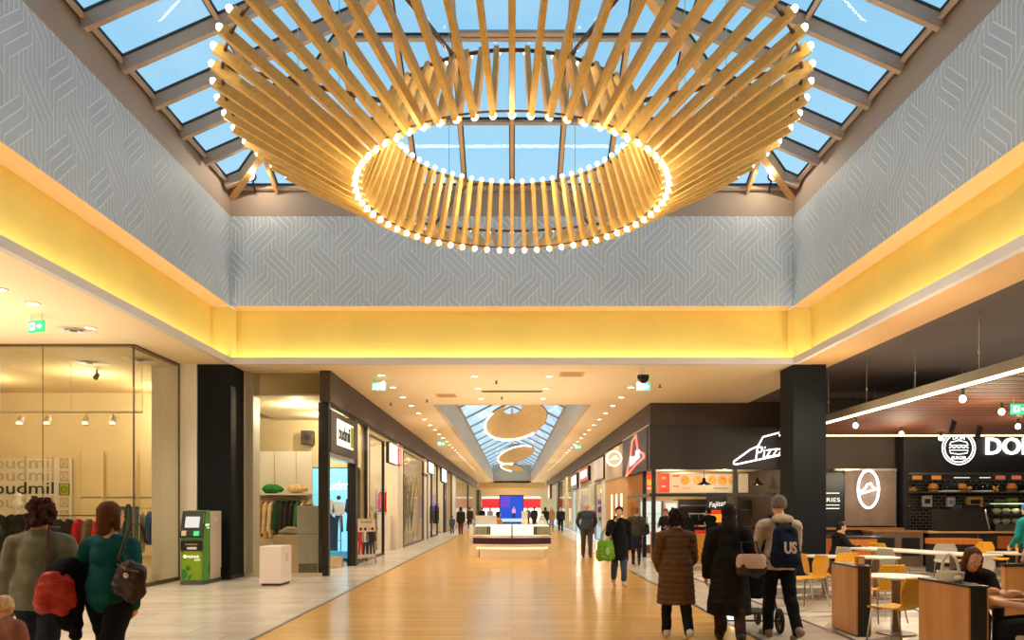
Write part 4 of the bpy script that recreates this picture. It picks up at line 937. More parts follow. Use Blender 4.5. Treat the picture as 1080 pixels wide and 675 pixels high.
# ------------------------------------------------------------------ right corridor fronts
XR = 4.4
struct(MB().box(XR-.05, 4.9, 27.9, 34, 0, 4.15).build('wall_wood_pier', woodmat('light_oak_panel', (214, 160, 92), (196, 142, 76), .5, 1, (1, 1, 10))))
struct(MB().box(XR-.1, 4.9, 28.3, 34.2, 2.86, 4.16).build('trim_10', mat('beige_panel', (186, 166, 140), .6)))
for k in range(3): tag(MB().box(-.02, .02, -.11, .11, 0, 1.3).build('slot_lamp', emi('slot_lamp', (255, 240, 215), 1.8), None, False, (XR-.06, 29.3+1.4*k, .9)), '%s vertical light slot in the oak pier behind the green bag woman' % ('nearest', 'middle', 'furthest')[k], 'light')
front(34.6, 36.0, XR, 'pier', white_post); front(36, 39, XR, 'glass', steel); front(43, 47, XR, 'glass', steel); front(47, 48, XR, 'pier'); front(50.5, 58, XR, 'glass', steel); front(58, 61, XR, 'pier', warmw); front(61, 70, XR, 'glass'); front(70, 72, XR, 'pier', dark)
struct(MB().box(XR, 4.6, 34.2, 61, 2.9, 4.15).build('trim_11', white_post))
header_sign('square red lit sign on the white band of the right corridor', XR, 41.3, 46.5, 3.2, 4.0, (206, 40, 34), 1.3, .15, 'H&M', emi('sign_white', (255, 255, 250), 2.0))
header_sign('black sign with white square on the right corridor band', XR, 48.6, 53.5, 2.95, 4.0, (60, 58, 54), .4, .12, '■', emi('sign_white', (255, 255, 250), 2.0))
header_sign('grey sign panel next to the beige panel of the right corridor', XR, 34.6, 38.6, 3.0, 4.1, (176, 160, 150), .5)
header_sign('red banner sign far down the right corridor', XR-.3, 76, 80, 2.6, 4.1, (206, 30, 36), 1.0, .2)
t = thing('shelf_unit', 'tall shoe shelf in the opening beside the oak pier', 'shelf', (5.1, 36.6, 0))
MB().box(-.1, .1, -1.2, 1.2, 0, 2.8).build('back', warmw, t)
for z in (.3, .8, 1.3, 1.8): MB().box(-.4, -.1, -1.2, 1.2, z, z+.04).build('shelf_board', steel, t)
for k, z in enumerate((.34, .84, 1.34, 1.84)):
    tag(MB().bbox(-.12, .12, -.4, .4, 0, .26, .03).build('shoe_box', fabric([(60, 56, 52), (190, 180, 170), (220, 100, 50), (30, 30, 32)][k]), None, False, (4.85, 36.2, z)), ('dark box on the lowest shoe shelf by the oak pier', 'pale box on the second shoe shelf by the oak pier', 'orange box on the third shoe shelf by the oak pier', 'black box on the top shoe shelf by the oak pier')[k], 'box')
mannequin('mannequin in red coat behind the right corridor pane', (4.9, 44.4, 0), R(100), (206, 50, 46), (190, 40, 40)); mannequin('second mannequin in red, further along the right corridor pane', (4.9, 46.0, 0), R(100), (214, 60, 50), (206, 50, 50))
# far hall: lit cross ceiling, blue screen, red and white shop fronts
t = thing('advertising_screen', 'big blue advertising screen standing at the far end of the corridor', 'screen', (-.05, 80, 0))
MB().box(-1.32, 1.32, .0, .3, 0, 3.05).build('cabinet', blackm, t); mscr = emi('screen_blue', (24, 70, 190), 1.0)
MB().box(-1.25, 1.25, -.02, 0, .15, 2.95).build('picture', mscr, t); MB().box(-1.25, -.2, -.03, -.02, 1.7, 2.95).build('violet_area', emi('screen_violet', (84, 64, 190), .9), t); MB().box(-1.25, 1.25, -.03, -.02, .15, .5).build('pale_area', emi('screen_pale', (150, 200, 240), 1.1), t)
flatfig(.25, .5, 1.3, [prw, emi('screen_figure', (190, 150, 200), .9), inkb], t, -.05)
for i, (x, c, lab) in enumerate(((-2.6, (200, 40, 48), 'red far shop front left of the blue screen'), (2.4, (216, 40, 46), 'red far shop front right of the blue screen'))):
    t = thing('far_storefront', lab, 'shop', (x, 96, 0)); MB().box(-1.3, 1.3, 0, .2, 0, 1.6).build('window_band', whl, t); MB().box(-1.3, 1.3, -.1, .2, 1.7, 2.8).build('coloured_wall', emi('front_%d' % c[0], c, .8), t); MB().box(-1.3, 1.3, -.15, .1, 2.9, 3.1).build('light_strip', whl, t)
struct(MB().box(-4.3, 4.3, 94.2, 94.5, 4.2, ZC).build('trim_12', mat('far_beam', (226, 184, 110), .6)))
lamp('POINT', (0, 100, 3.6), 500, (1, .84, .5)); lamp('POINT', (0, 89, 3.8), 160, (1, .84, .5)); lamp('POINT', (0, 108, 3.6), 260, (1, .84, .5))
# ------------------------------------------------------------------ jewellery kiosk in the corridor
kw = mat('kiosk_white', (240, 232, 220), .35, var=.02); pur = mat('kiosk_purple', (64, 36, 78), .4, var=.03); kglow = emi('kiosk_glow', (255, 244, 224), 1.7, True)
t = thing('sales_kiosk', 'white curved sales kiosk with purple band and glass cases in the corridor', 'kiosk', (0, 24.1, 0))
def arc(w_, dpt, bul, n=14):
    pts = [(-w_, dpt), (-w_, 0)]+[(-w_+2*w_*i/n, -bul*(1-(2*i/n-1)**2)) for i in range(1, n)]+[(w_, 0), (w_, dpt)]; return pts
fz = lambda u, v, d: V((u, v, d))
MB().prism(arc(1.05, 1.5, .3), 0, .3, fz).build('foot', kw, t); MB().prism(arc(1.28, 1.7, .35), .36, .46, fz).build('lower_ledge', kw, t)
MB().prism(arc(1.16, 1.6, .32), .3, .36, fz).build('recess_light', emi('recess_glow', (255, 226, 170), 1.3), t)
MB().prism(arc(1.27, 1.7, .34), .46, .66, fz).build('band', pur, t); MB().prism(arc(1.28, 1.7, .35), .66, .74, fz).build('upper_ledge', kw, t)
MB().prism(arc(1.2, 1.5, .27), .74, 1.06, fz).build('lit_cabinet', kglow, t)
MB().prism(arc(1.3, 1.7, .37), 1.06, 1.1, fz).build('counter_top', glassmat('case_glass', (220, 230, 225), .1, .1), t)
MB().prism(arc(1.27, 1.7, .35), .745, 1.055, fz).build('glass_case', glassmat('case_glass'), t)
MB().box(-.02, .02, -.37, -.33, .46, 1.1).build('divider', brass, t)
for x in (-.95, .95): 
    b = MB()
    b.box(x-.26, x+.26, -.2, -.1, .76, 1.03)
    for k in range(6): b.box(x-.22+k*.08, x-.19+k*.08, -.215, -.2, .8, .99, 1)
    b.build('display_rack', [mat('velvet_green', (150, 158, 138), .6), mat('rack_bar', (186, 190, 172), .5)], t)
MB().box(-1.42, -1.1, .4, 1.6, 0, 1.06).build('side_cabinet', kw, t); MB().box(-1.2, -.5, .2, .3, 1.1, 1.38).build('back_panel', mat('translucent_panel', (226, 220, 210), .3), t)
tag(MB().bbox(-.1, .1, -.1, .1, 0, .42, .01).build('display_stand', kw, None, False, (.42, 24.7, 1.1)), 'white box stand on the right part of the kiosk counter', 'stand')
b = thing('payment_terminal', 'dark card terminal on a stand at the right of the kiosk', 'terminal', (.72, 24.6, 1.1)); MB().box(-.03, .03, -.03, .03, 0, .3).build('pole', blackm, b); MB().box(-.1, .1, -.02, .02, .2, .38).build('screen', blackm, b)
b = thing('necklace_bust', 'white sloping necklace bust at the right end of the kiosk counter', 'display', (1.0, 24.5, 1.1)); MB().lathe([(.16, 0), (.14, .1), (.06, .26), (.05, .34)], n=14, sy=.6).build('bust', kw, b, True); MB().tube([(.09*math.cos(a/2.), -.07, .2+.05*math.sin(a/2.)) for a in range(13)], .006, 5).build('necklace', brass, b)
lamp('POINT', (-.5, 24.2, .33), 10, (1, .85, .6)); lamp('POINT', (.5, 24.2, .33), 10, (1, .85, .6))
# ------------------------------------------------------------------ pizza shop at the corridor corner
XC, YP, YB = 4.28, 22.9, 21.7
struct(MB().box(XC, 18, YP, YP+.3, 4.22, ZC+.02).box(XC, XC+.3, YP+.3, 33, 4.22, ZC).build('trim_13', dark))
signblk = mat('sign_black', (40, 34, 31), .5, var=.05, scale=2)
t = thing('sign_fascia', 'black sign box around the corner of the pizza shop', 'sign', (XC, YP, 0))
MB().box(-.02, 4.1, -.05, .3, 2.83, 4.22).build('front_panel', signblk, t); MB().box(-.05, .25, .3, 5.4, 2.83, 4.22).build('side_panel', signblk, t)
MB().box(-.06, -.05, -.05, 5.4, 4.17, 4.22).build('steel_edge', steel, t)
neon = emi('neon_white', (250, 252, 255), 1.7); neonr = emi('neon_red', (255, 110, 96), 2.2)
t = thing('neon_sign', 'white neon outline of a hat with slanted lettering on the black sign box', 'sign', (0, YP-.09, 0))
pz = lambda px, py: ((px-540)/780*YP, 0, HC+(536-py)*YP/780)
hat = [pz(740+x/6.75, 430+y/6.75) for x, y in ((222, 402), (222, 385), (340, 300), (395, 275), (430, 210), (545, 180), (660, 205), (712, 262), (790, 290), (860, 300), (868, 315), (800, 318), (545, 340), (240, 405))]
MB().tube(hat, .026, 8, closed=True).build('hat_outline', neon, t, True)
text('lettering', 'Pizza Hut', .52, neon, t, pz(824, 475), (PI/2, R(-7), 0), width=1.8, shear=.3)
t = thing('neon_sign', 'red edged neon hat sign on the corridor side of the black sign box', 'sign', (XC-.08, 25.3, 3.35))
hp_ = [(-1.9, -.55), (-1.2, -.1), (-.9, .1), (-.55, .6), (.2, .75), (.6, .2), (1.7, .0), (1.75, -.12), (.2, -.25)]
MB().tube([(0, -u, v) for u, v in hp_], .03, 6, closed=True).build('hat_outline', neonr, t); text('lettering', 'Pizza Hut', .5, neon, t, (-.02, 0, -.02), (PI/2, R(-6), -PI/2), width=2.0, shear=.3)
t = thing('blade_sign', 'round lit sign with white ring sticking out over the oak pier', 'sign', (3.94, 28.6, 3.54))
MB().cyl((0, .06, 0), (0, -.06, 0), .31, n=28).build('ring', emi('ring_white', (255, 250, 238), 1.3), t); MB().cyl((0, -.062, 0), (0, -.075, 0), .245, n=28).build('face', emi('face_peach', (236, 190, 140), .7), t)
MB().prism([(-.19, -.06), (-.05, .02), (0, .1), (.09, .1), (.12, .0), (.2, -.03), (.05, -.04)], 0, .004, lambda u, v, d: V((u, -.078-d, v))).build('hat_emblem', neon, t)
MB().box(.26, .46, -.02, .02, .1, .14).box(.26, .46, -.02, .02, -.14, -.1).build('bracket', blackm, t)
frame = root('window_40')
for x, y in ((XC+.12, YP+.1), (XC+.12, YP+1.7), (6.93, YP+.1)): MB().box(x-.06, x+.06, y-.06, y+.06, 0, 2.83).build('post', blackm, frame)
MB().box(XC, 8.2, YP+.05, YP+.13, 1.98, 2.08).build('transom', blackm, frame); MB().box(XC+.05, XC+.13, YP, 27.9, 1.98, 2.08).build('transom', blackm, frame)
struct(MB().box(XC+.3, 9, 28.2, 28.4, 0, ZC).build('wall_pizza_back', mat('pizza_back', (214, 190, 152), .6)))
struct(MB().box(XC+.3, 8.6, YP+.4, 28.3, 2.9, 2.95).build('ceiling', mat('pizza_ceiling', (226, 206, 170), .7)))
struct(MB().box(8.4, 8.6, YP, 28.2, 0, ZC).build('wall_pizza_side', dark))
for x, y in ((5.3, 25), (7.2, 25), (6.2, 27)): lamp('POINT', (x, y, 2.6), 26, (1, .86, .6))
t = thing('menu_board', 'long lit menu board with round pizza pictures over the pizza counter', 'menu', (0, 26.3, 0))
def mp(px, py, Y): return (px-540)/780*Y, HC+(536-py)*Y/780
paper = emi('menu_paper', (232, 208, 172), .3); piz = [emi('menu_pizza', (226, 150, 50), .8), emi('menu_topping', (190, 80, 40), .7), emi('menu_crust', (196, 130, 60), .7)]
menr = emi('menu_red', (206, 56, 36), .8)
for a, b in ((695, 706), (706.5, 743), (743.5, 777), (779, 816)):
    x0, z1 = mp(a, 499.5, 26.3); x1, z0 = mp(b, 519.5, 26.3); MB().box(x0, x1, 0, .05, z0, z1).build('panel', menr if a == 695 else paper, t)
def disc(cx, cz, r, m, d0=.002): return MB().prism(circ(cx, cz, r, 18), d0, d0+.004, lambda u, v, d: V((u, -d, v))).build('pizza_picture', m, t)
for px in (722.5, 736, 751, 762, 773):
    x, z = mp(px, 506.5, 26.3); disc(x, z, .16, piz[2]); disc(x, z, .135, piz[0], .007)
    rr = random.Random(px)
    for k in range(5): a = rr.uniform(0, 6.3); disc(x+.07*math.cos(a), z+.07*math.sin(a), .024, piz[1], .012)
for px, py, w_, h_, m in ((713, 502, .25, .05, menr), (713, 513, .22, .04, menr), (724, 515, .3, .02, menr), (760, 515, .5, .02, inkm), (811, 505, .32, .16, menr), (795, 516, .06, .1, inkm), (812, 516, .16, .1, inkm), (700, 504, .15, .1, piz[0]), (700, 513, .14, .06, paper)):
    x, z = mp(px, py, 26.3); MB().box(x-w_/2, x+w_/2, -.012, 0, z-h_/2, z+h_/2).build('print_block', m, t)
x0, z1 = mp(681, 500, 25.6); x1, z0 = mp(692, 518, 25.6)
t = thing('menu_board', 'small red and orange menu panel left of the long pizza menu', 'menu', (0, 25.6, 0)); MB().box(x0, x1, 0, .05, z0, z1).build('panel', menr, t); MB().box(x0+.05, x1-.05, -.01, 0, z0+.2, z0+.4).build('food_picture', piz[0], t); MB().box(x0+.05, x1-.05, -.01, 0, z0+.06, z0+.14).build('print_block', paper, t)
def pendant(label, loc, drop):
    t = thing('pendant_lamp', label, 'lamp', loc); MB().cyl((0, 0, 0), (0, 0, -drop), .008, n=6).build('cord', blackm, t)
    MB().lathe([(.02, -drop), (.05, -drop-.02), (.06, -drop-.12), (.22, -drop-.22), (.22, -drop-.235), (.05, -drop-.13), (.01, -drop-.1)], n=20).build('shade', blackm, t, True); MB().ell((0, 0, -drop-.2), .04, 8, 6).build('bulb', emi('bulb_warm', (255, 225, 170), 8), t)
for i, px in enumerate((742.5, 798.5)): pendant('black pendant lamp before the pizza menu, %s one' % ('left' if i == 0 else 'right'), ((px-540)/780*24.2, 24.2, 2.9), .28)
t = thing('pizza_counter', 'red fronted pizza counter with glass case and steel posts', 'counter', (5.95, 24.3, 0))
MB().bbox(-.75, 2.0, 0, .7, .0, .95, .01).build('body', mat('counter_red', (150, 36, 28), .4), t); MB().box(-.8, 2.05, -.04, .74, .95, 1.0).build('top', blackm, t); MB().box(-.7, .5, .05, .6, 1.0, 1.42).build('glass_case', glassmat('case_glass'), t)
MB().box(-.72, .52, .03, .62, 1.42, 1.46).build('case_top', steel, t); MB().box(-.7, .5, -.045, -.04, .5, .9).build('lit_front', emi('counter_glow', (200, 50, 36), .7), t)
for k in range(5): MB().cyl((-.68+.29*k, .03, 1.0), (-.68+.29*k, .03, 1.42), .012, n=6).build('case_post', steel, t)
for k in range(4): tag(MB().lathe([(.11, 0), (.13, .03), (.05, .06)], n=12).build('pizza_slice_plate', piz[0] if k % 2 else piz[2], None, False, (5.45+.28*k, 24.6, 1.0)), '%s plate of food in the pizza counter case from the left' % ORD[k], 'food')
t = thing('queue_barrier', 'orange and black wooden queue box at the left of the pizza counter', 'box', (4.75, 23.6, 0)); MB().bbox(-.28, .28, -.2, .3, .05, .86, .01).build('body', mat('crate_orange', (196, 112, 52), .5), t)
for z in (.25, .45, .65): MB().box(-.285, .285, -.205, -.2, z, z+.02).build('gap', blackm, t)
t = thing('yellow_bin', 'yellow cabinet in front of the pizza counter between two queuing women', 'cabinet', (5.78, 22.6, 0)); MB().bbox(-.22, .22, -.2, .2, 0, .82, .01).build('body', mat('yellow_cabinet', (226, 164, 40), .4), t); MB().box(-.42, -.24, -.2, .2, 0, .98).build('black_end', blackm, t)
t = thing('pizza_oven', 'dark pizza oven behind the counter', 'oven', (6.95, 27.4, 0)); MB().bbox(-.9, .6, -.3, .5, .2, 1.95, .02).build('body', mat('oven_dark', (46, 40, 36), .35), t)
for z in (1.0, 1.4): MB().box(-.75, .45, -.32, -.3, z, z+.25).build('oven_mouth', blackm, t)
MB().box(-.8, .5, -.33, -.3, 1.7, 1.74).build('rail', steel, t)
t = thing('steel_fridge', 'tall glass door fridge at the left back of the pizza shop', 'fridge', (5.05, 27.2, 0)); MB().bbox(-.42, .42, -.3, .4, 0, 1.95, .02).build('body', steel, t); MB().box(-.36, .36, -.32, -.3, .3, 1.85).build('lit_door', emi('fridge_light', (196, 214, 210), .9), t)
for z in (.7, 1.05, 1.4): MB().box(-.34, .34, -.33, -.32, z, z+.03).build('shelf', steel, t)
t = thing('white_wardrobe', 'white kitchen cupboard between fridge and oven', 'cupboard', (5.75, 26.9, 0)); MB().bbox(-.25, .25, -.2, .3, 0, 1.9, .01).build('body', white, t); MB().box(-.2, .2, -.21, -.2, .95, 1.8).build('pane', emi('fridge_light', (196, 214, 210), .9), t)
x, z = mp(756, 533, 25.9); t = thing('food_poster', 'poster with white script and orange food picture on the pizza shop wall', 'poster', (x, 25.9, 0)); MB().box(-.36, .36, 0, .04, 1.1, 2.15).build('sheet', mat('poster_dark', (40, 32, 28), .5), t)
MB().box(-.34, .34, -.006, 0, 1.12, 1.42).build('food_picture', piz[0], t); MB().box(-.34, .34, -.006, 0, 1.44, 1.56).build('red_band', menr, t); text('lettering', 'Fajitas', .26, emi('sign_white_soft', (240, 240, 230), .8), t, (0, -.01, 1.76), (PI/2, R(-8), 0), width=.6, shear=.3)
x, z = mp(793, 532, 25.9); t = thing('wall_shelf', 'dark shelf with goods under the right menu panel', 'shelf', (x, 25.9, 0)); MB().box(-.4, .4, 0, .3, 1.55, 1.9).build('niche', mat('oven_dark', (46, 40, 36), .35), t); MB().box(-.4, .4, -.05, 0, 1.55, 1.58).build('board', steel, t)
# ------------------------------------------------------------------ back wall of the food court: dark wall, neon hat panel, burger counter
struct(MB().box(8.4, 11.5, YB+.32, YB+.6, 0, ZC).build('wall_food_court', mat('dark_stone', (70, 58, 50), .6, var=.12, scale=1.5)))
struct(MB().box(12.1, 18, 23.8, 24, 0, ZC).build('wall_burger_back', dark))
# dark slab fascia right of the column
xa, xb = (891-540)/780*YB, (944-540)/780*YB
t = thing('concrete_panel', 'framed brown concrete panel behind the oval neon sign', 'wall panel', (0, YB, 0))
MB().box(xa, xb, 0, .1, 1.1, 2.72).build('slab', mat('brown_concrete', (128, 106, 88), .7, var=.15, scale=3, bump=.1), t); MB().box(xa-.3, xb+.05, -.02, .1, 2.72, 2.78).build('top_trim', steel, t); MB().box(xb, xb+.04, 0, .1, 0, 2.78).build('side_trim', steel, t)
x, z = mp(914.5, 516, YB); t = thing('neon_sign', 'oval white neon sign with a hat on the concrete panel', 'sign', (x, YB-.08, z))
MB().tube([(.3*math.cos(2*PI*i/36), 0, .55*math.sin(2*PI*i/36)) for i in range(36)], .036, 8, closed=True).build('oval_tube', neon, t, True)
MB().tube([(-.3, 0, -.14), (-.2, 0, -.04), (-.1, 0, .02), (-.04, 0, .14), (.06, 0, .18), (.14, 0, .04), (.3, 0, .02), (.1, 0, -.04), (-.3, 0, -.15)], .03, 6).build('hat_tube', neon, t, True)
lamp('POINT', (x, YB-.5, z), 14, (1, .98, .95))
t = thing('dark_poster', 'black poster with white lines right of the second column', 'poster', ((881-540)/780*YB, YB, 0)); MB().box(-.32, .27, 0, .08, .75, 2.65).build('sheet', mat('poster_navy', (24, 34, 40), .25), t)
text('lettering', 'FRIES', .17, lw_, t, (-.12, -.006, 1.86), width=.5, ext=.003)
for z in (2.05, 1.7, 1.6): MB().box(-.32, .12, -.005, 0, z, z+.025).build('white_line', lw_, t)
t = thing('bar_counter', 'long dark wall counter with oak edge below the neon oval', 'counter', (0, YB-.4, 0))
MB().box(9.0, 11.2, -.2, .35, 1.0, 1.06).build('top', woodmat('oak_top', (170, 120, 74), (150, 102, 60)), t); MB().box(9.0, 11.2, .0, .35, .0, 1.0).build('body', mat('counter_dark', (44, 38, 36), .5), t)
t = thing('waste_station', 'brown waste station with dark openings beside the wall counter', 'cabinet', (10.75, YB-.95, 0)); MB().bbox(-.75, .65, -.25, .3, 0, .95, .01).build('body', mat('station_brown', (112, 92, 76), .6), t); MB().box(-.8, .7, -.3, .32, .95, 1.0).build('top', woodmat('oak_top', (170, 120, 74), (150, 102, 60)), t)
for x in (-.4, .3): MB().box(x-.25, x+.25, -.262, -.25, .3, .8).build('flap', blackm, t)
# burger counter
XB0 = (951-540)/780*YB
t = thing('burger_fascia', 'black fascia with large white lit letters above the burger counter', 'sign', (XB0+.1, YB-.1, 0))
MB().box(0, 6.2, 0, .3, 2.66, 4.0).build('panel', mat('fascia_black', (26, 25, 25), .5), t); MB().box(-.12, .03, -.05, .6, 0, 4.0).build('side_post', mat('fascia_black', (26, 25, 25), .5), t)
w0, zz = mp(1062, 472, YB); text('lettering', 'DON', .68, emi('neon_letter', (255, 255, 252), 1.8), t, (w0-XB0-.06, -.06, zz), width=1.52, ext=.03, bold=.012)
MB().box(.03, 6.2, -.03, 0, 2.6, 2.66).build('lower_trim', steel, t)
lx, lz = mp(1007.5, 473, YB); t = thing('round_logo', 'round white burger logo on the black fascia left of the letters', 'sign', (lx, YB-.16, lz))
MB().cyl((0, .05, 0), (0, 0, 0), .5, n=36).build('disc', mat('fascia_black', (26, 25, 25), .5), t)
for r in (.48, .41): MB().tube([(r*math.cos(2*PI*i/40), -.01, r*math.sin(2*PI*i/40)) for i in range(40)], .017, 6, closed=True).build('ring', neon, t)
text('lettering', 'DON', .15, neon, t, (0, -.012, .29), width=.34, ext=.004); text('lettering', 'BURGER', .13, neon, t, (0, -.012, -.29), width=.42, ext=.004)
b = MB(); b.tube([(-.27, -.012, .08), (-.23, -.012, .17), (0, -.012, .22), (.23, -.012, .17), (.27, -.012, .08)], .014, 6, closed=True).tube([(-.28+.07*i, -.012, .02+(.02 if i % 2 else -.02)) for i in range(9)], .013, 6).tube([(-.27, -.012, -.06), (-.24, -.012, -.15), (0, -.012, -.18), (.24, -.012, -.15), (.27, -.012, -.06)], .014, 6, closed=True); b.build('burger_outline', neon, t)
t = thing('back_shelf', 'black tiled back wall with two shelves behind the burger counter', 'shelf', (11.6, 23.4, 0))
def bt():
    m = brickmat('black_wall_tile', (36, 34, 34), (46, 42, 40), (150, 140, 124), .2, .1, .5, .006, .2, noise=0); return m
w_ = MB().box(0, 6.4, 0, 2.7, -.02, 0).build('tiled_wall', bt(), t); w_.rotation_euler = (PI/2, 0, 0)
MB().box(0, 6.4, -.7, 0, 2.09, 2.13).build('shelf_board', steel, t); MB().box(0, 6.4, -.36, 0, 1.62, 1.66).build('shelf_board', blackm, t); MB().box(0, 6.4, -.3, -.2, 2.5, 2.66).build('menu_rail', mat('menu_rail', (52, 46, 42), .5), t)
for k, (x, c) in enumerate(((.9, (196, 120, 60)), (1.5, (200, 120, 50)), (3.5, (170, 90, 70)), (4.0, (180, 96, 70)))): MB().box(x, x+.3, -.31, -.3, 2.52, 2.64).build('food_picture', emi('rail_pic%d' % k, c, .7), t)
for x, w2 in ((.3, .5), (2.2, .5), (3.0, .35), (4.6, .5)): MB().box(x, x+w2, -.306, -.3, 2.56, 2.59).build('white_line', lw_, t)
def burger(label, x, z):
    t = thing('burger', label, 'food', (x, 23.1, z)); bun = mat('bun', (190, 116, 52), .5); 
    MB().lathe([(.12, 0), (.14, .05), (.13, .07)], n=14).build('lower_bun', bun, t, True); MB().lathe([(.15, .07), (.155, .11)], n=14).build('patty', mat('patty', (90, 52, 32), .7), t); MB().lathe([(.16, .11), (.165, .13)], n=10).build('salad', mat('salad', (220, 180, 60), .6), t); MB().lathe([(.14, .13), (.145, .18), (.11, .24), (.04, .27)], n=14).build('upper_bun', bun, t, True)
for i, x in enumerate((13.15, 14.05, 15.6, 16.8)): burger('burger on the upper back shelf, %s from the left' % ORD[i], x, 2.13)
def cloche(label, x):
    t = thing('heat_dome', label, 'dome', (x, 23.05, 2.13)); MB().lathe([(.32, 0), (.32, .04)], n=20).build('base', white, t); MB().lathe([(.3, .04), (.27, .16), (.17, .26), (.04, .3)], n=20).build('cover', mat('gloss_black', (14, 14, 15), .12, var=0), t, True)
for i, x in enumerate((13.6, 14.65, 16.2)): cloche('black dome cover on the upper back shelf, %s from the left' % ORD[i], x)
for i, x in enumerate((12.45, 13.28, 14.2, 15.05)):
    t = thing('fries_pile', 'heap of golden fries on the upper back shelf, %s from the left' % ORD[i], 'food', (x+.05, 23.2, 2.13)); rr = random.Random(i); b = MB(); fm_ = mat('fries', (222, 160, 66), .6)
    for k in range(30): p = V((rr.uniform(-.16, .16), rr.uniform(-.08, .08), rr.uniform(.02, .14))); b.bar(p, p+V((rr.uniform(-.1, .1), rr.uniform(-.05, .05), rr.uniform(-.02, .08))), .02, .02)
    b.build('fries', fm_, t); MB().lathe([(.2, 0), (.22, .015)], n=14).build('tray', steel, t)
for i, (x, w2, h, c, lab) in enumerate(((12.2, .5, .06, (210, 200, 190), 'stack of white trays at the left of the lower back shelf'), (13.0, .3, .36, (196, 190, 180), 'silver tin on the lower back shelf'), (13.75, .24, .3, (206, 190, 200), 'pale card with pink print on the lower back shelf'), (14.5, .5, .32, (196, 150, 104), 'tan framed picture on the lower back shelf'), (15.3, .3, .22, (120, 160, 50), 'green pack on the lower back shelf'), (15.7, .3, .28, (150, 180, 60), 'lime green pack on the lower back shelf'), (16.7, .26, .36, (220, 214, 206), 'white card at the right of the lower back shelf'))):
    t = thing('shelf_item', lab, 'package', (x, 23.2, 1.66)); MB().bbox(-w2/2, w2/2, -.06, .06, 0, h, .01).build('pack', fabric(c), t); MB().box(-w2*.3, w2*.3, -.064, -.06, h*.3, h*.7).build('print', inkm if i in (3, 1) else mat('print_%d' % i, tuple(max(0, v-60) for v in c), .6), t)
t = thing('service_counter', 'black burger service counter with long oak top', 'counter', (11.55, 20.4, 0))
MB().box(0, 6.4, .1, .7, 0, .93).build('body', mat('counter_black', (40, 36, 34), .5), t); MB().box(-.05, 6.4, 0, .75, .93, .98).build('oak_top', woodmat('oak_edge', (226, 178, 116), (206, 156, 94)), t)
for x in (1.35, 3.1): MB().box(x, x+.02, .08, .1, 0, .9).build('panel_joint', steel, t)
MB().box(1.9, 3.4, .07, .1, .5, .85).build('wood_front', woodmat('oak_top2', (190, 110, 56), (170, 92, 44)), t)
b = MB().box(3.2, 3.95, .06, .1, .55, .92).build('chalk_sign', blackm, t); text('lettering', 'PIZZA', .17, emi('chalk_yellow', (220, 210, 90), .8), t, (3.6, .05, .78), width=.5, ext=.003)
t = thing('coffee_machine', 'big dark machine with round end at the left of the burger counter', 'machine', (11.9, 20.75, .98))
MB().prism([(0, 0), (1.35, 0), (1.38, .2), (1.3, .5), (1.1, .62), (0, .62)], -.25, .25, lambda u, v, d: V((u, d, v))).build('body', mat('machine_dark', (44, 40, 38), .35), t); MB().box(.6, 1.1, -.2, .2, .62, .74).build('hopper', blackm, t); MB().cyl((1.33, -.26, .05), (1.2, -.26, .6), .02, n=6).build('edge', steel, t)
t = thing('food_case', 'lit glass food case on the burger counter', 'display case', (13.4, 20.7, .98)); MB().box(0, 1.15, -.2, .25, 0, .2).build('base', steel, t); MB().box(0, 1.15, -.2, .25, .2, .78).build('glass_case', glassmat('case_glass'), t); MB().box(0, 1.15, -.18, .25, .78, .82).build('lid', blackm, t); MB().box(.05, 1.1, -.1, .1, .755, .775).build('light_strip', whl, t)
MB().box(.02, 1.13, -.15, .2, .47, .485).build('glass_shelf', steel, t)
for i in range(8): 
    c = [(200, 160, 90), (190, 190, 120), (210, 190, 150), (120, 140, 60)][i % 4]; k = thing('salad_bowl', '%s bowl from the left on the %s level of the glass food case' % (ORD[i % 4], 'lower' if i < 4 else 'upper'), 'food', (13.55+.27*(i % 4), 20.68, 1.18 if i < 4 else 1.465)); MB().lathe([(.05, 0), (.1, .06), (.11, .1)], n=12).build('bowl', white, k); MB().ell((0, 0, .1), (.1, .1, .05), 10, 6).build('food', fabric(c), k)
lamp('POINT', (14, 20.5, 1.68), 6, (1, .92, .75))
for i, (x, w2, h, c, lab, pr) in enumerate(((14.7, .55, .36, (224, 206, 176), 'cream menu card with a printed emblem on the burger counter', 1), (15.45, .6, .36, (120, 110, 100), 'grey framed card on the burger counter', 0), (16.1, .42, .3, (222, 196, 140), 'small cream card beside the sandwich picture on the burger counter', 1), (16.75, .7, .32, (214, 180, 130), 'card with a sandwich picture at the right of the burger counter', 1))):
    t = thing('counter_card', lab, 'card', (x, 20.62, .98)); MB().box(-w2/2, w2/2, -.02, .02, 0, h).build('frame', mat('card_frame', (196, 176, 150), .5), t); MB().box(-w2/2+.03, w2/2-.03, -.025, -.02, .03, h-.03).build('sheet', fabric(c), t)
    if pr: MB().ell((0, -.025, h*.5), (w2*.22, .006, h*.22), 10, 6).build('print', mat('print_brown', (110, 66, 40), .6), t)
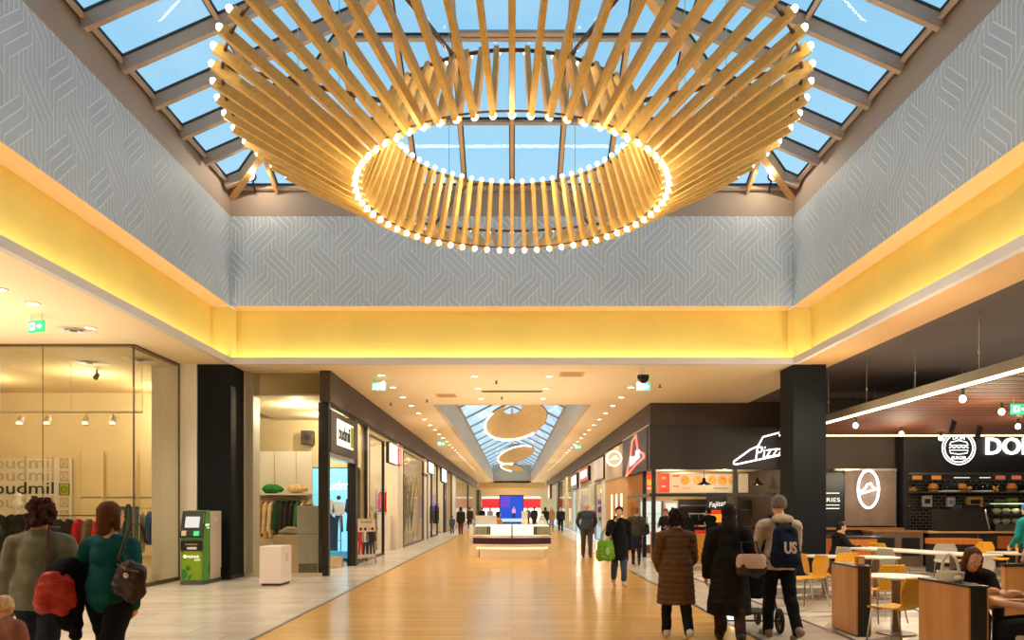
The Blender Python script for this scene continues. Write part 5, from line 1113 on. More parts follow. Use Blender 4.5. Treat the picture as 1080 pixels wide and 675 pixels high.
for i, (x, c, lab) in enumerate(((14.75, (196, 36, 40), 'red cup on the back of the burger counter'), (15.05, (200, 196, 190), 'clear jar behind the grey framed card'), (15.3, (206, 200, 190), 'second clear jar behind the grey framed card'), (15.75, (216, 210, 190), 'white bottle on the back of the burger counter'))):
    t = thing('counter_jar', lab, 'jar', (x, 21.0, .98)); MB().lathe([(.07, 0), (.085, .3), (.08, .42 if i in (0, 3) else .36)], n=14).build('jar', mat('jar_%d' % i, c, .3), t, True); MB().cyl((0, 0, .42 if i in (0, 3) else .36), (0, 0, .46 if i in (0, 3) else .39), .06, n=12).build('lid', blackm, t)
for x in (12.6, 14.2, 15.8): lamp('SPOT', (x, 22.2, 3.9), 60, (1, .86, .62), .03, (0, 0, 0), 110)
# ------------------------------------------------------------------ slatted canopy with bulbs
ZB = 3.69; XL0, XL1, YC0, YC1 = 7.67, 14.6, 7.8, 21.0
t = thing('slatted_canopy', 'hanging reddish wood slat canopy with lit edges over the food court', 'canopy', (XL0, YC0, ZB)); Lx, Ly = XL1-XL0, YC1-YC0
MB().box(0, Lx, 0, Ly, .07, .18).build('deck', mat('canopy_deck', (40, 24, 16), .6), t)
b = MB()
for k in range(int(Ly/.2)): b.box(.05, Lx-.05, k*.2+.02, k*.2+.14, 0, .07, k % 2)
b.build('slat_panel', [woodmat('merbau', (126, 64, 26), (104, 50, 18), .7, 2, (12, 1, 1)), woodmat('merbau_dark', (78, 36, 14), (62, 28, 10), .7, 2, (12, 1, 1))], t)
MB().box(-.06, 0, -.06, Ly+.06, .0, .2).box(0, Lx, Ly, Ly+.06, 0, .2).build('edge_board', mat('canopy_edge', (96, 84, 66), .5), t)
led = emi('led_line', (255, 240, 200), 4.5)
MB().box(-.075, -.0, -.06, Ly, -.018, .018).build('led_strip', led, t); MB().box(-.06, Lx, Ly+.0, Ly+.075, -.018, .018).build('led_strip', led, t)
for x in (.1, 2.2, 4.4):
    for k in range(7): MB().cyl((x, .6+1.95*k, .18), (x, .6+1.95*k, ZC+.02-ZB), .007, n=6).cyl((x, .6+1.95*k, .5), (x, .6+1.95*k, .56), .018, n=8).build('suspension_wire', steel, t)
def bulb_pendant(label, x, y):
    t = thing('bulb_pendant', label, 'lamp', (x, y, ZB), 0, 'bare bulbs under the slatted canopy'); MB().cyl((0, 0, 0), (0, 0, -.12), .03, n=10).build('socket', blackm, t); MB().ell((0, 0, -.18), (.055, .055, .065), 12, 8).build('bulb', emi('bulb_amber', (255, 222, 160), 14), t, True)
    lamp('POINT', (x, y, ZB-.45), 14, (1, .78, .46), .0)
for i, (x, y) in enumerate(((7.85, 16.9), (9.9, 18.8), (7.8, 12.8), (9.6, 14.5), (11.7, 17.1), (11.6, 20.0))):
    bulb_pendant(['bare bulb nearest the second column at the left canopy edge', 'bare bulb over the wall between neon oval and fascia', 'bare bulb nearest the camera at the left canopy edge', 'bare bulb right of the nearest one, one row in', 'bare bulb above the white lit letters', 'bare bulb close to the rear canopy edge'][i], x, y)
for i, (x, y) in enumerate(((10.3, 17.3), (11.6, 18.4))):
    t = thing('track_spot', ('black cylinder spot under the canopy, left of the two', 'black cylinder spot under the canopy, right of the two')[i], 'light', (x, y, ZB)); MB().cyl((0, 0, 0), (0, 0, -.08), .02, n=8).build('stem', blackm, t); MB().cyl((.05, 0, -.05), (-.06, -.05, -.32), .06, n=12).build('barrel', blackm, t)
for i, (x, y) in enumerate(((8.2, 20.3), (9.9, 21.2))):
    t = thing('linear_lamp', ('flat white lamp on the dark ceiling behind the second column', 'small white pendant on the dark ceiling further back')[i], 'light', (x, y, ZC+.02)); MB().box(-.3+.1*i, .3-.1*i, -.1, .1, -.5, -.47).build('lamp_plate', emi('plate_white', (236, 232, 222), .8), t); MB().cyl((-.1, 0, 0), (-.1, 0, -.47), .006, n=6).cyl((.1, 0, 0), (.1, 0, -.47), .006, n=6).build('cord', blackm, t)
lamp('SPOT', (6.9, 9, ZC-.05), 220, (1, .88, .68), .1, (0, 0, 0), 150, .9); lamp('SPOT', (6.9, 13.5, ZC-.05), 200, (1, .88, .68), .1, (0, 0, 0), 150, .9)
lamp('AREA', (11, 13, ZB-.1), 120, (1, .84, .6), 5, (0, 0, 0), sy=8) if False else None
# ------------------------------------------------------------------ dividers, tables, chairs
oakp = woodmat('oak_board', (222, 160, 96), (204, 140, 78), .45, 1.2, (1, 1, 8)); dkp = mat('divider_dark', (40, 38, 38), .45)
def divider(label, x, y, L):
    t = thing('divider', label, 'divider', (x, y, 0))
    MB().box(0, .02, 0, L, .02, .87).box(.17, .19, 0, L, .02, .87).build('oak_side', oakp, t); MB().box(.02, .17, -.005, L, 0, .87).build('dark_core', dkp, t); MB().box(-.005, .195, -.01, L+.01, .87, .89).build('dark_top', dkp, t)
divider('oak sided waist-high divider further from the camera at the food court edge', 4.33, 9.3, .72)
divider('oak sided waist-high divider nearer the camera with a basket on top', 4.29, 6.95, .85)
def shell_mat(rgb):
    nm = 'shell_%d_%d_%d' % rgb; m = mat(nm, rgb, .4, var=0)
    if m.node_tree.nodes.get('Q'): return m
    nt = m.node_tree; b = nt.nodes['Principled BSDF']; tc = nt.nodes.new('ShaderNodeTexCoord'); tc.name = 'Q'; hs = []
    for a in (40, -40):
        mp_ = nt.nodes.new('ShaderNodeMapping'); mp_.inputs['Rotation'].default_value = (0, R(a), 0); wv = nt.nodes.new('ShaderNodeTexWave'); wv.inputs['Scale'].default_value = 6.5; wv.bands_direction = 'X'
        nt.links.new(tc.outputs['Object'], mp_.inputs[0]); nt.links.new(mp_.outputs[0], wv.inputs['Vector']); hs.append(wv)
    mu = nt.nodes.new('ShaderNodeMath'); mu.operation = 'MAXIMUM'; nt.links.new(hs[0].outputs['Fac'], mu.inputs[0]); nt.links.new(hs[1].outputs['Fac'], mu.inputs[1])
    bp = nt.nodes.new('ShaderNodeBump'); bp.inputs['Strength'].default_value = .7; bp.inputs['Distance'].default_value = .012; nt.links.new(mu.outputs[0], bp.inputs['Height']); nt.links.new(bp.outputs['Normal'], b.inputs['Normal'])
    return m
def make_chair(label, loc, rotz, rgb, group):
    """moulded shell chair on four thin metal legs, facing +Y"""
    t = thing('shell_chair', label, 'chair', loc, rotz, group)
    prof = [(.235, .435, .40), (.21, .455, .43), (.05, .45, .45), (-.12, .455, .43), (-.185, .475, .40), (-.215, .52, .385), (-.235, .60, .42), (-.25, .68, .47), (-.265, .75, .43), (-.275, .83, .35)]
    pts = []
    for i in range(len(prof)-1):
        for k in range(3): u = k/3; pts.append(tuple(a+(b-a)*u for a, b in zip(prof[i], prof[i+1])))
    pts.append(prof[-1]); n = 9; m = MB(); g = []
    for y, z, w_ in pts:
        for j in range(n):
            s = j/(n-1)*2-1; cur = .035*s*s; bk = min(1, max(0, (z-.47)/.1)); g.append(V((s*w_/2, y+cur*bk, z+cur*(1-bk)*.6)))
    N = len(pts)
    for off in (0, 1):
        m.v += [tuple(p+V((0, -.012, -.012))*off) for p in g]
    q = N*n
    for i in range(N-1):
        for j in range(n-1):
            a = i*n+j; m.f += [(a, a+1, a+n+1, a+n), (q+a, q+a+n, q+a+n+1, q+a+1)]
    bd = [j for j in range(n)]+[i*n+n-1 for i in range(1, N)]+[(N-1)*n+j for j in range(n-2, -1, -1)]+[i*n for i in range(N-2, 0, -1)]
    for a, b in zip(bd, bd[1:]+bd[:1]): m.f.append((a, b, q+b, q+a))
    m.m = [0]*len(m.f); m.build('shell', shell_mat(rgb), t, True)
    for sx_ in (-1, 1):
        MB().tube([(sx_*.16, .12, .445), (sx_*.19, .18, .42), (sx_*.23, .22, 0)], .011, 8).build('leg', chrome, t, True); MB().tube([(sx_*.16, -.1, .445), (sx_*.19, -.16, .42), (sx_*.23, -.24, 0)], .011, 8).build('leg', chrome, t, True)
    MB().tube([(-.16, .12, .437), (.16, .12, .437)], .009, 6).tube([(-.16, -.1, .437), (.16, -.1, .437)], .009, 6).build('seat_frame', chrome, t, True)
    return t
YEL, GRY = (240, 176, 30), (186, 174, 160)
chairs = [
 ('yellow shell chair between the two oak dividers, seen from behind', 4.50, 8.67, 28, YEL),
 ('yellow shell chair facing the camera side, left of the far divider', 5.35, 12.9, -100, YEL),
 ('yellow shell chair at the column side, half behind the man with the backpack', 4.95, 12.35, 100, YEL),
 ('yellow shell chair standing behind the far divider', 5.95, 12.9, 175, YEL),
 ('yellow shell chair under the small round table behind the far divider', 5.3, 10.6, 10, YEL),
 ('yellow shell chair at the left end of the long white table', 8.55, 17.0, -60, YEL),
 ('grey shell chair at the long white table, leftmost of the pair', 7.0, 15.2, -70, GRY),
 ('grey shell chair at the long white table, right one of the pair', 7.55, 14.6, -70, GRY),
 ('grey shell chair behind the long white table, before the burger counter', 9.55, 16.3, 150, GRY),
 ('grey shell chair left of the bowed woman', 7.6, 12.1, 140, GRY),
 ('yellow shell chair before the burger counter, leftmost of the row', 10.1, 16.4, 80, YEL),
 ('yellow shell chair before the burger counter, second of the row', 11.2, 17.2, 190, YEL),
 ('yellow shell chair before the burger counter, third of the row', 12.2, 17.4, 170, YEL),
 ('yellow shell chair before the burger counter, at the right picture edge', 13.0, 17.2, 200, YEL),
 ('yellow shell chair under the seated person in the black vest', 5.05, 6.80, 28, YEL),
 ('yellow shell chair under the bowed long-haired woman', 5.0, 8.06, 160, YEL)]
protos = {}
for lab, x, y, a, c in chairs:
    if c not in protos: protos[c] = make_chair(lab, (x, y, 0), R(a), c, 'yellow shell chairs' if c == YEL else 'grey shell chairs')
    else: dup(protos[c], (x, y, 0), R(a), lab)
def table(label, x, y, shape, top, rotz=0, h=.75, colm=None, cols=((0, 0),)):
    t = thing('cafe_table', label, 'table', (x, y, 0), rotz)
    if shape[0] == 'r': MB().lathe([(shape[1]-.02, h-.03), (shape[1], h-.02), (shape[1], h-.005), (shape[1]-.01, h)], n=30).build('top', top, t, True)
    else: MB().bbox(-shape[1], shape[1], -shape[2], shape[2], h-.035, h, .012).build('top', top, t)
    for cx, cy in cols:
        MB().cyl((cx, cy, .02), (cx, cy, h-.03), .055, n=16).build('column', colm, t, True); MB().lathe([(.24, 0), (.24, .015), (.06, .03)], (cx, cy, 0), 24).build('base_plate', colm, t, True)
wht = mat('table_white', (226, 212, 196), .35, var=.02); tcol = mat('table_column', (142, 120, 104), .4, .3); wtop = woodmat('oak_top3', (206, 150, 96), (188, 130, 76))
table('round white table between the two oak dividers', 4.72, 9.45-.15, ('r', .4), wht, colm=tcol) if False else None
table('round beige table behind the far oak divider with a yellow chair', 4.96, 9.55, ('r', .4), wht, colm=tcol)
table('small round white table near the second column', 5.75, 13.6, ('r', .4), wht, colm=tcol)
table('white round table behind the grey chair pair', 6.55, 13.3, ('r', .4), wht, colm=tcol)
table('long white table with two columns in the middle of the food court', 8.2, 15.0, ('q', .42, 1.5), wht, R(22), .76, tcol, ((0, .8), (0, -.8)))
table('white square table left of the burger counter row', 10.0, 14.6, ('q', .4, .4), wht, 0, .75, tcol)
table('oak topped table where two people sit at the right picture edge', 4.84, 7.36, ('q', .3, .34), wtop, 0, .75, dkp)
t = thing('bench_table', 'oak box shaped high table before the burger counter', 'table', (11.1, 18.6, 0)); MB().bbox(-.55, .55, -.3, .3, .72, .86, .01).build('top', woodmat('oak_orange', (214, 128, 52), (196, 110, 40)), t)
for x in (-.5, .5): MB().box(x-.04, x+.04, -.28, .28, 0, .72).build('leg', dkp, t)
t = thing('bench_table', 'oak box shaped table beside the second column', 'table', (8.15, 17.9, 0)); MB().bbox(-.55, .5, -.4, .4, .5, .9, .01).build('top', MATS['oak_orange'], t); MB().box(-.5, .45, -.35, .35, 0, .5).build('foot', dkp, t); MB().box(-.56, .7, -.42, .42, .9, .94).build('dark_cover', dkp, t)
t = thing('seating_wall', 'low oak panelled seating wall behind the bowed woman', 'divider', (6.4, 9.6, 0)); MB().box(0, 2.4, 0, .08, .02, .86).build('oak_panel', oakp, t); MB().box(-.02, 2.42, -.01, .1, .86, .9).build('dark_cap', dkp, t)
for i, (x, y, z, lab) in enumerate(((4.43, 9.42, .89, 'orange napkin box on the end of the far oak divider'), (7.95, 17.8, .94, 'tall orange menu holder on the oak box table by the second column'), (4.72, 7.6, .75, 'yellow cup behind the nearer oak divider'))):
    t = thing('menu_holder', lab, 'holder', (x, y, z)); MB().bbox(-.05, .05, -.035, .035, 0, (.12, .36, .1)[i], .008).build('body', mat('holder_orange', (214, 140, 62), .5), t); MB().box(-.03, .03, -.037, -.035, .02, (.09, .28, .08)[i]).build('print', mat('holder_print', (236, 206, 160), .5), t)
t = thing('basket', 'white wire basket with an arched handle on the nearer oak divider', 'basket', (4.385, 7.4, .89), R(8)); bw = mat('basket_white', (226, 220, 212), .4)
MB().lathe([(.075, 0), (.085, .05), (.088, .1), (.08, .1), (.075, .012)], n=18, sx=1, sy=1.9).build('bowl', bw, t, True); MB().tube([(0, .12*math.cos(a*PI/12), .08+.19*math.sin(a*PI/12)) for a in range(13)], .014, 8).build('handle', bw, t, True)
for k in range(3): tag(MB().ell((0, 0, .03), (.04, .05, .035), 10, 6).build('paper_napkin', mat('crumpled_paper', (236, 228, 220), .7, bump=.5, scale=30), None, False, (4.38, 7.26+.13*k, .9)), ('crumpled paper at the near end of the white basket', 'crumpled paper in the middle of the white basket', 'crumpled paper at the far end of the white basket')[k], 'napkin')
for k, (x, y) in enumerate(((4.86, 7.5), (4.92, 7.25))):
    t = thing('food_tray', ('paper food tray before the bowed woman', 'paper food tray near the red nails of the right person')[k], 'food', (x, y, .75)); MB().lathe([(.09, 0), (.12, .04), (.115, .04), (.085, .006)], n=12).build('tray', white, t); MB().ell((0, 0, .04), (.08, .07, .03), 10, 6).build('food', mat('bun', (190, 116, 52), .5), t)
# ------------------------------------------------------------------ people of the photograph
def Wd(t, p): return M.Translation(t.location) @ M.Rotation(t.rotation_euler.z, 4, 'Z') @ V(p)
def bag(label, name, loc, rotz, w_, h, d, rgb, strap=None, m=None, extra=None, cat='bag', tote=False):
    """strap: list of points in the bag's own frame"""
    t = thing(name, label, cat, loc, rotz); m = m or mat('leather_%d_%d_%d' % rgb, rgb, .45, var=.15, scale=8, bump=.15)
    b = MB()
    if tote: b.lathe([(w_/2*.72, 0), (w_/2, .06), (w_/2*1.04, h*.45), (w_/2*.8, h*.85), (w_/2*.7, h)], n=20, sy=d/w_)
    else: b.lathe([(w_/2*.7, 0), (w_/2*.98, h*.14), (w_/2*1.02, h*.4), (w_/2*.93, h*.7), (w_/2*.7, h*.92), (w_/2*.4, h)], n=20, sy=d/w_)
    me = skin_mesh(b, .012, 3, folds(.018, 12)); me.materials.append(m); link('body', me, t)
    if not tote: MB().tube([(-w_/2*.72, -d*.33, h*.84), (0, -d*.42, h*.78), (w_/2*.72, -d*.33, h*.84)], .008, 6).build('zip_seam', m, t, True)
    if strap: MB().tube(strap, .011, 6).build('strap', m, t, True)
    if extra: extra(t)
    return t

def strap_to(b, person_t, pts_local, m=None):
    inv = (M.Translation(b.location) @ M.Rotation(b.rotation_euler.z, 4, 'Z')).inverted()
    P = [inv @ Wd(person_t, p) for p in pts_local]
    MB().tube([(-.08, 0, .25)]+P, .012, 6).build('strap', m or b.children[0].data.materials[0], b, True)
# two women at the left, seen from behind
t1, i1 = person('woman in grey green long jacket with dark curly hair, leftmost person in front', (-3.84, 6.02, 0), R(6), 1.70, legs=((14, 4), (-14, 12)), arms=((-8, 8, 16, 0), (4, 12, 40, 30)), hair='curly', hair_rgb=(58, 26, 24), top='coat', hem=.475, top_rgb=(116, 120, 104), bottom='jeans', bot_rgb=(44, 52, 68), shoe_rgb=(60, 50, 44), collar=True, hem_w=1.1, fat=1.18, head=(12, 0), vox=.011)
bag('red shoulder bag at the hip of the woman in the grey green jacket', 'handbag', (-3.53, 5.72, .80), R(10), .30, .33, .12, (176, 40, 26)); strap_to(bpy.data.objects['handbag'], t1, [(.13, -.16, 1.25), (.1, -.06, 1.47), (.12, .05, 1.46), (.12, .15, 1.3)], mat('strap_maroon', (70, 30, 30), .5))
t2, i2 = person('woman in teal jumper and black trousers with brown hair, second from the left', (-3.22, 5.92, 0), R(-10), 1.71, legs=((16, 4), (-18, 14)), arms=((-6, 14, 40, 24), (-16, 18, 46, 20)), hair='bob', hair_rgb=(92, 58, 38), top='sweater', hem=.51, top_rgb=(14, 84, 92), bottom='trousers', bot_rgb=(22, 24, 34), shoe_rgb=(24, 22, 22), hem_w=.5, fat=1.12, head=(-10, 2), vox=.011)
bag('dark brown shoulder bag behind the woman in the teal jumper', 'handbag', (-2.97, 5.70, .92), R(-20), .31, .3, .13, (52, 34, 34), extra=lambda t: MB().ell((.02, -.07, .2), (.03, .008, .02)).build('buckle', chrome, t)); strap_to(bpy.data.objects['handbag.001'], t2, [(.15, -.17, 1.2), (.12, -.06, 1.47), (.13, .05, 1.46), (.13, .15, 1.3)])
bpy.data.objects['handbag.001'].rotation_euler.y = R(14)
b = MB(); b.cap((0, 0, .52), (0, 0, .1), .1, .07).cap((.06, .03, .5), (.08, .02, .02), .07, .05).cap((-.07, .0, .5), (-.06, 0, .16), .06, .05); me = skin_mesh(b, .012, 3, folds(.02)); me.materials.append(fabric((16, 17, 24))); tag(link('jacket', me, None, (-3.50, 5.80, .62)), 'black jacket hanging over the left arm of the woman in teal', 'clothing')
t3, i3 = person('small child in mauve jacket and cream hat, cut off at the lower left corner', (-3.44, 5.0, 0), R(-20), 1.03, legs=((10, 4), (-10, 8)), hair='beanie', hair_rgb=(226, 200, 160), top='jacket', hem=.42, top_rgb=(150, 104, 92), bot_rgb=(70, 60, 66), fat=1.3, vox=.012, curl=30)
# group of three at the right
t4, i4 = person('woman in brown quilted coat walking away, dark fluffy hair', (2.04, 9.2, 0), R(2), 1.61, legs=((12, 5), (-11, 16)), arms=((6, 10, 44, 18), (8, 10, 40, 18)), hair='curly', hair_rgb=(34, 20, 26), top='coat', hem=.27, top_rgb=(104, 78, 56), bot_rgb=(24, 26, 28), shoe_rgb=(214, 210, 204), collar=True, fat=1.15, vox=.011, tdisp=quilt(.012, .07), hem_w=1.0)
t5, i5 = person('woman in long black hooded coat walking away beside the backpack man', (2.62, 8.92, 0), R(-8), 1.67, legs=((13, 5), (-11, 14)), arms=((-4, 16, 20, 0), (-4, 14, 50, 24)), hair='hoodup', hair_rgb=(30, 28, 30), top='coat', hem=.205, top_rgb=(28, 26, 28), bot_rgb=(60, 44, 38), shoe_rgb=(30, 26, 26), fat=1.14, vox=.011, hem_w=1.35, head=(-14, 0), twist=-6)
bag('pale pink and black handbag at the side of the black hooded coat', 'handbag', (2.80, 8.66, .82), R(-6), .34, .26, .14, (40, 34, 34), [(-.1, 0, .24), (-.1, .08, .4), (.08, .1, .4), (.1, 0, .24)], extra=lambda t: MB().lathe([(.162, .1), (.176, .14), (.17, .22), (.14, .262)], n=20, sy=.45).build('quilted_front', mat('pink_fabric', (214, 186, 176), .7, bump=.6, scale=40), t, True))
t6, i6 = person('man in pale hooded jumper and grey beanie with a navy backpack', (3.33, 9.22, 0), R(4), 1.80, male=True, legs=((10, 4), (-13, 16)), arms=((16, 8, 46, 12), (16, 8, 46, 12)), hair='beanie', hair_rgb=(126, 114, 108), top='sweater', hem=.475, top_rgb=(206, 190, 172), bot_rgb=(22, 24, 32), shoe_rgb=(140, 112, 88), hood=True, vox=.011, hem_w=.2, fat=1.05, curl=60)

def backpack(label, T0, H_, rgb, letters=None):
    t = thing('backpack', label, 'backpack', T0.location, T0.rotation_euler.z); nv = fabric(rgb); z0 = .52*H_; b = MB()
    b.cap((-.09, -.19, z0+.1), (-.07, -.18, z0+.38), .095, .085).cap((.09, -.19, z0+.1), (.07, -.18, z0+.38), .095, .085).cap((-.1, -.19, z0+.04), (.1, -.19, z0+.04), .09).ell((0, -.2, z0+.2), (.17, .12, .2)).ell((0, -.18, z0+.42), (.12, .08, .07))
    me = skin_mesh(b, .011, 3, folds(.008)); me.materials.append(nv); link('body', me, t)
    b = MB().ell((0, -.275, z0+.1), (.13, .06, .11)); me = skin_mesh(b, .011, 2, folds(.006)); me.materials.append(nv); link('front_pocket', me, t)
    for s_ in (-1, 1): MB().tube([(s_*.07, -.15, z0+.46), (s_*.1, -.1, z0+.55), (s_*.12, .0, z0+.585), (s_*.14, .11, z0+.46), (s_*.19, .05, z0+.15), (s_*.15, -.13, z0+.04)], [.02, .026, .026, .024, .016, .014], 6).build('strap', nv, t, True)
    if letters:
        text('lettering', letters, .19, mat('print_cream', (226, 220, 208), .6, var=0), t, (0.0, -.318, z0+.2), width=.15, bold=.006)
    return t
backpack('navy backpack with big pale letters on the back of the man in the beanie', t6, 1.80, (26, 36, 62), 'US')
# pushchair in front of the man
t = thing('pushchair', 'black pushchair on big wheels pushed by the man with the backpack', 'pushchair', (3.1, 9.68, 0), R(-4)); fr_ = mat('pushchair_frame', (58, 56, 58), .35, .6); tyre = mat('rubber', (30, 29, 30), .7)
for x in (-.36, .36):
    for y, r in ((-.12, .165), (.62, .12)):
        xx = x if y < 0 else x*.75
        w_ = MB().tube([(xx, y+(r-.025)*math.cos(2*PI*i/24), r+(r-.025)*math.sin(2*PI*i/24)) for i in range(24)], .027, 8, closed=True).build('wheel', tyre, t, True)
        k = MB().cyl((xx-.02, y, r), (xx+.02, y, r), .04, n=12)
        for j in range(5): a = 2*PI*j/5; k.bar((xx, y, r), (xx, y+(r-.04)*math.cos(a), r+(r-.04)*math.sin(a)), .014, .02)
        k.build('hub', fr_, w_)
    MB().tube([(x, -.12, .165), (x*.95, .05, .42), (x*.8, -.28, 1.0)], .014, 8).tube([(x*.75, .62, .12), (x*.9, .1, .5), (x*.95, .05, .42)], .014, 8).build('side_frame', fr_, t, True)
MB().tube([(-.29, -.28, 1.0), (.29, -.28, 1.0)], .018, 8).build('push_handle', tyre, t, True); MB().cyl((-.36, -.12, .165), (.36, -.12, .165), .012, n=8).build('axle', fr_, t)
b = MB(); b.cap((-.16, .12, .52), (.16, .12, .52), .1).cap((-.15, .0, .9), (.15, .0, .9), .09).ell((0, .02, .7), (.22, .1, .24)).ell((0, .3, .5), (.2, .24, .06)); me = skin_mesh(b, .014, 3, folds(.006)); me.materials.append(fabric((38, 36, 40))); link('seat', me, t)
MB().lathe([(.02, .3), (.2, .26), (.24, .14), (.23, .13)], (0, .12, .82), 18, sy=1.1).build('hood', fabric((34, 32, 36)), t, True); MB().box(-.24, .24, -.08, .4, .24, .27).build('basket', fabric((90, 84, 80)), t)
# woman with the phone and the green bag
t7, i7 = person('woman in black coat and jeans holding a phone to her face, coming closer', (2.20, 15.2, 0), R(180), 1.66, legs=((12, 3), (-10, 10)), arms=((-8, 8, 12, 0), (46, 14, 122, 24)), hair='ponytail', hair_rgb=(44, 28, 24), top='coat', hem=.335, top_rgb=(22, 23, 30), bottom='jeans', bot_rgb=(66, 84, 112), shoe_rgb=(196, 172, 150), boots=True, collar=True, head=(-14, -12), vox=.011, hem_w=.6)
s0, e0, w0, fd, sgn = i7['A']['r']; hp = Wd(t7, w0+fd*.07)
t = thing('phone', 'dark phone held against the ear by the woman in the black coat', 'phone', hp, R(160)); MB().bbox(-.035, .035, -.005, .005, -.07, .07, .004).build('case', blackm, t); MB().box(-.031, .031, -.0065, -.005, -.062, .062).build('screen', mat('phone_glass', (16, 18, 22), .1, var=0), t)
ep = Wd(t7, e0)
def tote_print(t): 
    MB().prism([(.0, .12), (.05, .17), (.04, .27), (-.02, .28), (-.05, .2)], 0, .004, lambda u, v, d: V((u, -.118-d, v))).build('leaf_print', mat('tote_print', (170, 206, 120), .6, var=0), t)
bag('bright green shopping bag hanging from the arm of the woman on the phone', 'shopping_bag', (1.90, 15.02, .55), R(12), .40, .42, .17, (112, 164, 34), None, mat('green_nylon', (108, 166, 30), .4, var=.12, bump=.2, scale=9), lambda t: (tote_print(t), [MB().tube([(-.1, y, .38), (-.07, y, .56), (.0, y*.4, .66), (.09, y, .56), (.12, y, .38)], .011, 6).build('handle', mat('green_nylon', (108, 166, 30)), t, True) for y in (-.05, .05)]), tote=True)
# behind her
t8, i8 = person('fair haired woman in grey jacket and dark skirt walking away near the pizza shop', (3.56, 21.2, 0), R(-10), 1.69, legs=((16, 6), (-16, 24)), arms=((-10, 8, 20, 0), (6, 14, 46, 10)), hair='bun', hair_rgb=(150, 108, 66), top='jacket', hem=.5, top_rgb=(74, 72, 66), bottom='skirt', bot_rgb=(36, 42, 60), shoe_rgb=(26, 24, 26), vox=.014, hem_w=.5)
bag('black handbag at the right of the fair haired woman in grey', 'handbag', (3.86, 21.1, .88), R(80), .32, .28, .12, (26, 26, 28), [(-.1, 0, .26), (-.06, 0, .5), (.06, 0, .5), (.1, 0, .26)])
t9, i9 = person('bald man in dark blue grey shirt and grey trousers strolling towards the camera', (2.46, 24.3, 0), R(180), 1.82, male=True, legs=((8, 4), (-8, 8)), arms=((-26, 14, 24, 26), (-26, 14, 24, 26)), hair='', top='shirt', hem=.5, top_rgb=(60, 68, 82), bot_rgb=(78, 70, 62), shoe_rgb=(26, 26, 28), fat=1.16, vox=.013, hem_w=.3)
person('grey haired man in open black jacket over white shirt, far down on the right', (3.32, 50.4, 0), R(178), 1.70, male=True, legs=((14, 6), (-14, 12)), hair='short', hair_rgb=(170, 164, 158), top='jacket', hem=.48, top_rgb=(34, 34, 38), bot_rgb=(22, 22, 26), vox=.02, fat=1.1)
far_ = [('woman in dark coat and maroon trousers, largest figure in the left far corridor', -3.12, 45, 0, 1.72, (44, 40, 38), (110, 40, 40), 'bob'), ('child beside the woman in maroon trousers in the far corridor', -3.72, 46, 10, 1.15, (84, 92, 96), (60, 60, 66), 'short'),
 ('person in brown coat left of the kiosk, far away', -3.3, 58, 0, 1.72, (70, 52, 42), (40, 36, 36), 'short'), ('person in black coat second left of the kiosk, far away', -2.5, 62, 0, 1.7, (36, 34, 36), (34, 34, 40), 'short'), ('person in pale jacket closest to the kiosk panel, far away', -1.9, 64, 180, 1.68, (170, 160, 150), (60, 60, 64), 'bob'),
 ('person in black jacket just right of the kiosk, far away', 1.75, 58, 0, 1.74, (28, 28, 32), (26, 26, 32), 'short'), ('person in dark coat second right of the kiosk, far away', 2.35, 52, 0, 1.72, (34, 32, 34), (40, 38, 40), 'bob'), ('person in tan coat walking before the man in the white shirt', 3.0, 56, 180, 1.68, (176, 134, 84), (120, 96, 70), 'long'), ('person in grey coat near the right of the blue screen', 1.4, 66, 180, 1.72, (90, 88, 90), (40, 40, 46), 'short')]
for lab, x, y, a, h, tr, br, hs in far_:
    person(lab, (x, y, 0), R(a), h, legs=((14, 6), (-14, 14)), hair=hs, hair_rgb=(46, 34, 28), top='coat' if 'coat' in lab else 'jacket', hem=.4, top_rgb=tr, bot_rgb=br, vox=.026, face=False, hem_w=.6)
person('dark haired shop assistant in orange top behind the kiosk counter', (-.49, 26.05, 0), R(-60), 1.52, legs=((0, 0), (0, 0)), arms=((20, 6, 50, 20), (20, 6, 50, 20)), hair='bob', hair_rgb=(22, 18, 20), top='shirt', hem=.5, top_rgb=(226, 124, 72), vox=.016)
# pizza shop customers and staff
person('woman in black top waiting at the pizza counter, behind the brown coat', (5.22, 22.3, 0), R(-20), 1.62, legs=((0, 0), (4, 6)), arms=((10, 10, 60, 10), (10, 10, 60, 10)), hair='bob', hair_rgb=(40, 26, 22), top='jacket', hem=.48, top_rgb=(24, 24, 28), bot_rgb=(30, 30, 36), vox=.016)
person('person in black stretching an arm over the pizza counter', (6.35, 23.55, 0), R(20), 1.66, lean=14, legs=((0, 0), (-6, 2)), arms=((62, 14, 20, 0), (30, 8, 40, 0)), hair='short', hair_rgb=(30, 22, 20), top='jacket', hem=.5, top_rgb=(22, 22, 26), bot_rgb=(28, 28, 34), vox=.016)
person('pizza worker with red cap behind the counter', (5.35, 25.7, 0), R(150), 1.62, legs=((0, 0), (0, 0)), arms=((30, 6, 50, 10), (30, 6, 50, 10)), hair='beanie', hair_rgb=(200, 40, 40), top='shirt', hem=.5, top_rgb=(40, 38, 38), vox=.016)
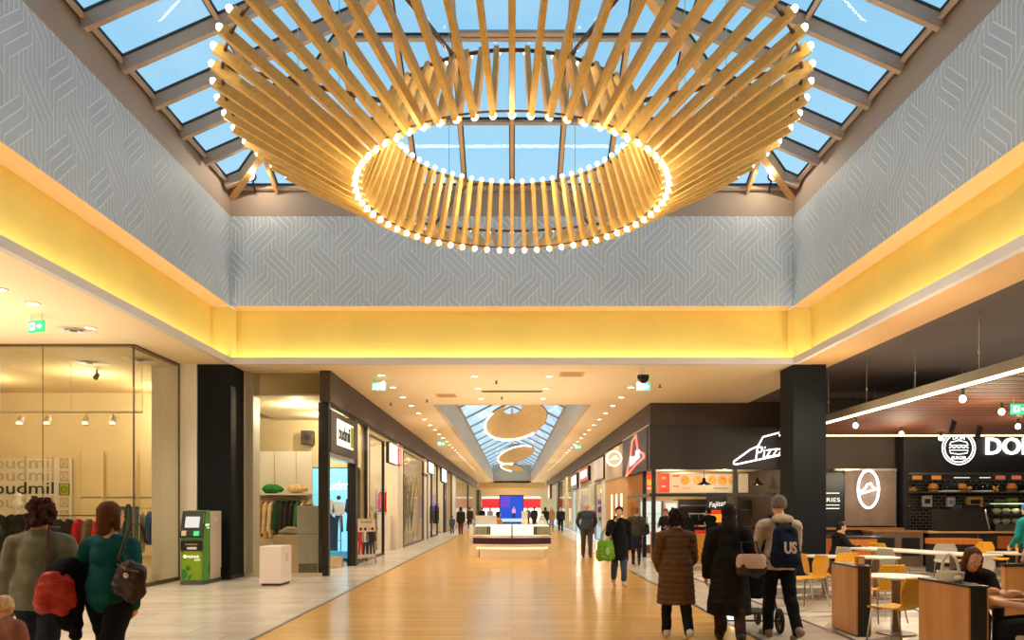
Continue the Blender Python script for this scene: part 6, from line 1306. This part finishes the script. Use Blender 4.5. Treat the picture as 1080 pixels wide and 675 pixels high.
# food court guests
person('long haired woman bowed over her food at the table behind the nearer divider', (4.98, 8.12, 0), R(160), 1.66, lean=30, seat=.45, legs=((84, 84), (86, 80)), arms=((26, 14, 70, 22), (30, 14, 74, 24)), hair='long', hair_rgb=(92, 56, 44), top='sweater', top_rgb=(30, 28, 32), bot_rgb=(40, 42, 52), head=(14, -22), vox=.011)
person('person in black vest with bare arms seated at the right picture edge', (5.06, 6.86, 0), R(62), 1.70, lean=14, seat=.45, legs=((84, 84), (86, 80)), arms=((34, 10, 62, 26), (26, 12, 60, 20)), hair='bun', hair_rgb=(50, 30, 26), top='vest', top_rgb=(22, 24, 32), bot_rgb=(36, 36, 44), sleeve=.0, head=(10, -14), vox=.011)
person('person in teal shirt and blue cap standing at the right picture edge', (9.98, 14.3, 0), R(20), 1.72, legs=((6, 4), (-8, 8)), arms=((10, 8, 30, 10), (10, 8, 30, 10)), hair='beanie', hair_rgb=(30, 110, 190), top='shirt', hem=.5, top_rgb=(24, 130, 126), bot_rgb=(40, 44, 56), vox=.014)
person('person in black jacket seated half behind the second column', (7.3, 16.7, 0), R(-90), 1.72, male=True, lean=10, seat=.45, legs=((84, 82), (80, 70)), arms=((40, 8, 50, 20), (40, 8, 50, 20)), hair='short', hair_rgb=(36, 26, 22), top='jacket', top_rgb=(24, 24, 28), bot_rgb=(28, 30, 38), vox=.014)
# ------------------------------------------------------------------ lamps in the ceilings, then unseen fill lamps added below them
WARM = (1, .88, .70)
for y in [18.5+4*i for i in range(20)]:
    for x in (-3.2, 3.2):
        lamp('SPOT', (x, y, ZC-.05), 260, WARM, .05, (0, 0, 0), 150, .9)
for y in (2, 6, 10, 13.3):
    for x in (-7.6,):
        lamp('SPOT', (x, y, ZC-.05), 400, WARM, .05, (0, 0, 0), 150, .9)
for y in range(20, 92, 8):   # unseen upward area lamps, added in mid-air to brighten the ceilings
    lamp('AREA', (0, y, 3.1), 90, WARM, 5, (PI, 0, 0), sy=6)
lamp('AREA', (-9.5, 9, 3.2), 240, WARM, 4, (PI, 0, 0), sy=10)  # added upward fill for the left ceiling, no fitting there
lamp('AREA', (7.0, 10, 4.0), 12, WARM, 1, (PI, 0, 0), sy=10)  # weak added upward fill for the right soffit
lamp('AREA', (11, 13, 4.0), 130, WARM, 6, (PI, 0, 0), sy=9)     # unseen fill added over the canopy to lift the dark ceiling
for x, y in ((9, 10), (9, 14), (12, 12), (12, 16), (9.5, 18)): lamp('POINT', (x, y, 2.9), 130, (1, .85, .62))  # unseen point lamps added to brighten the food court
for x, y in ((5.6, 8), (5.6, 11.5), (6.6, 15.5)): lamp('POINT', (x, y, 3.4), 95, (1, .86, .64))  # more added point fill along the food court edge
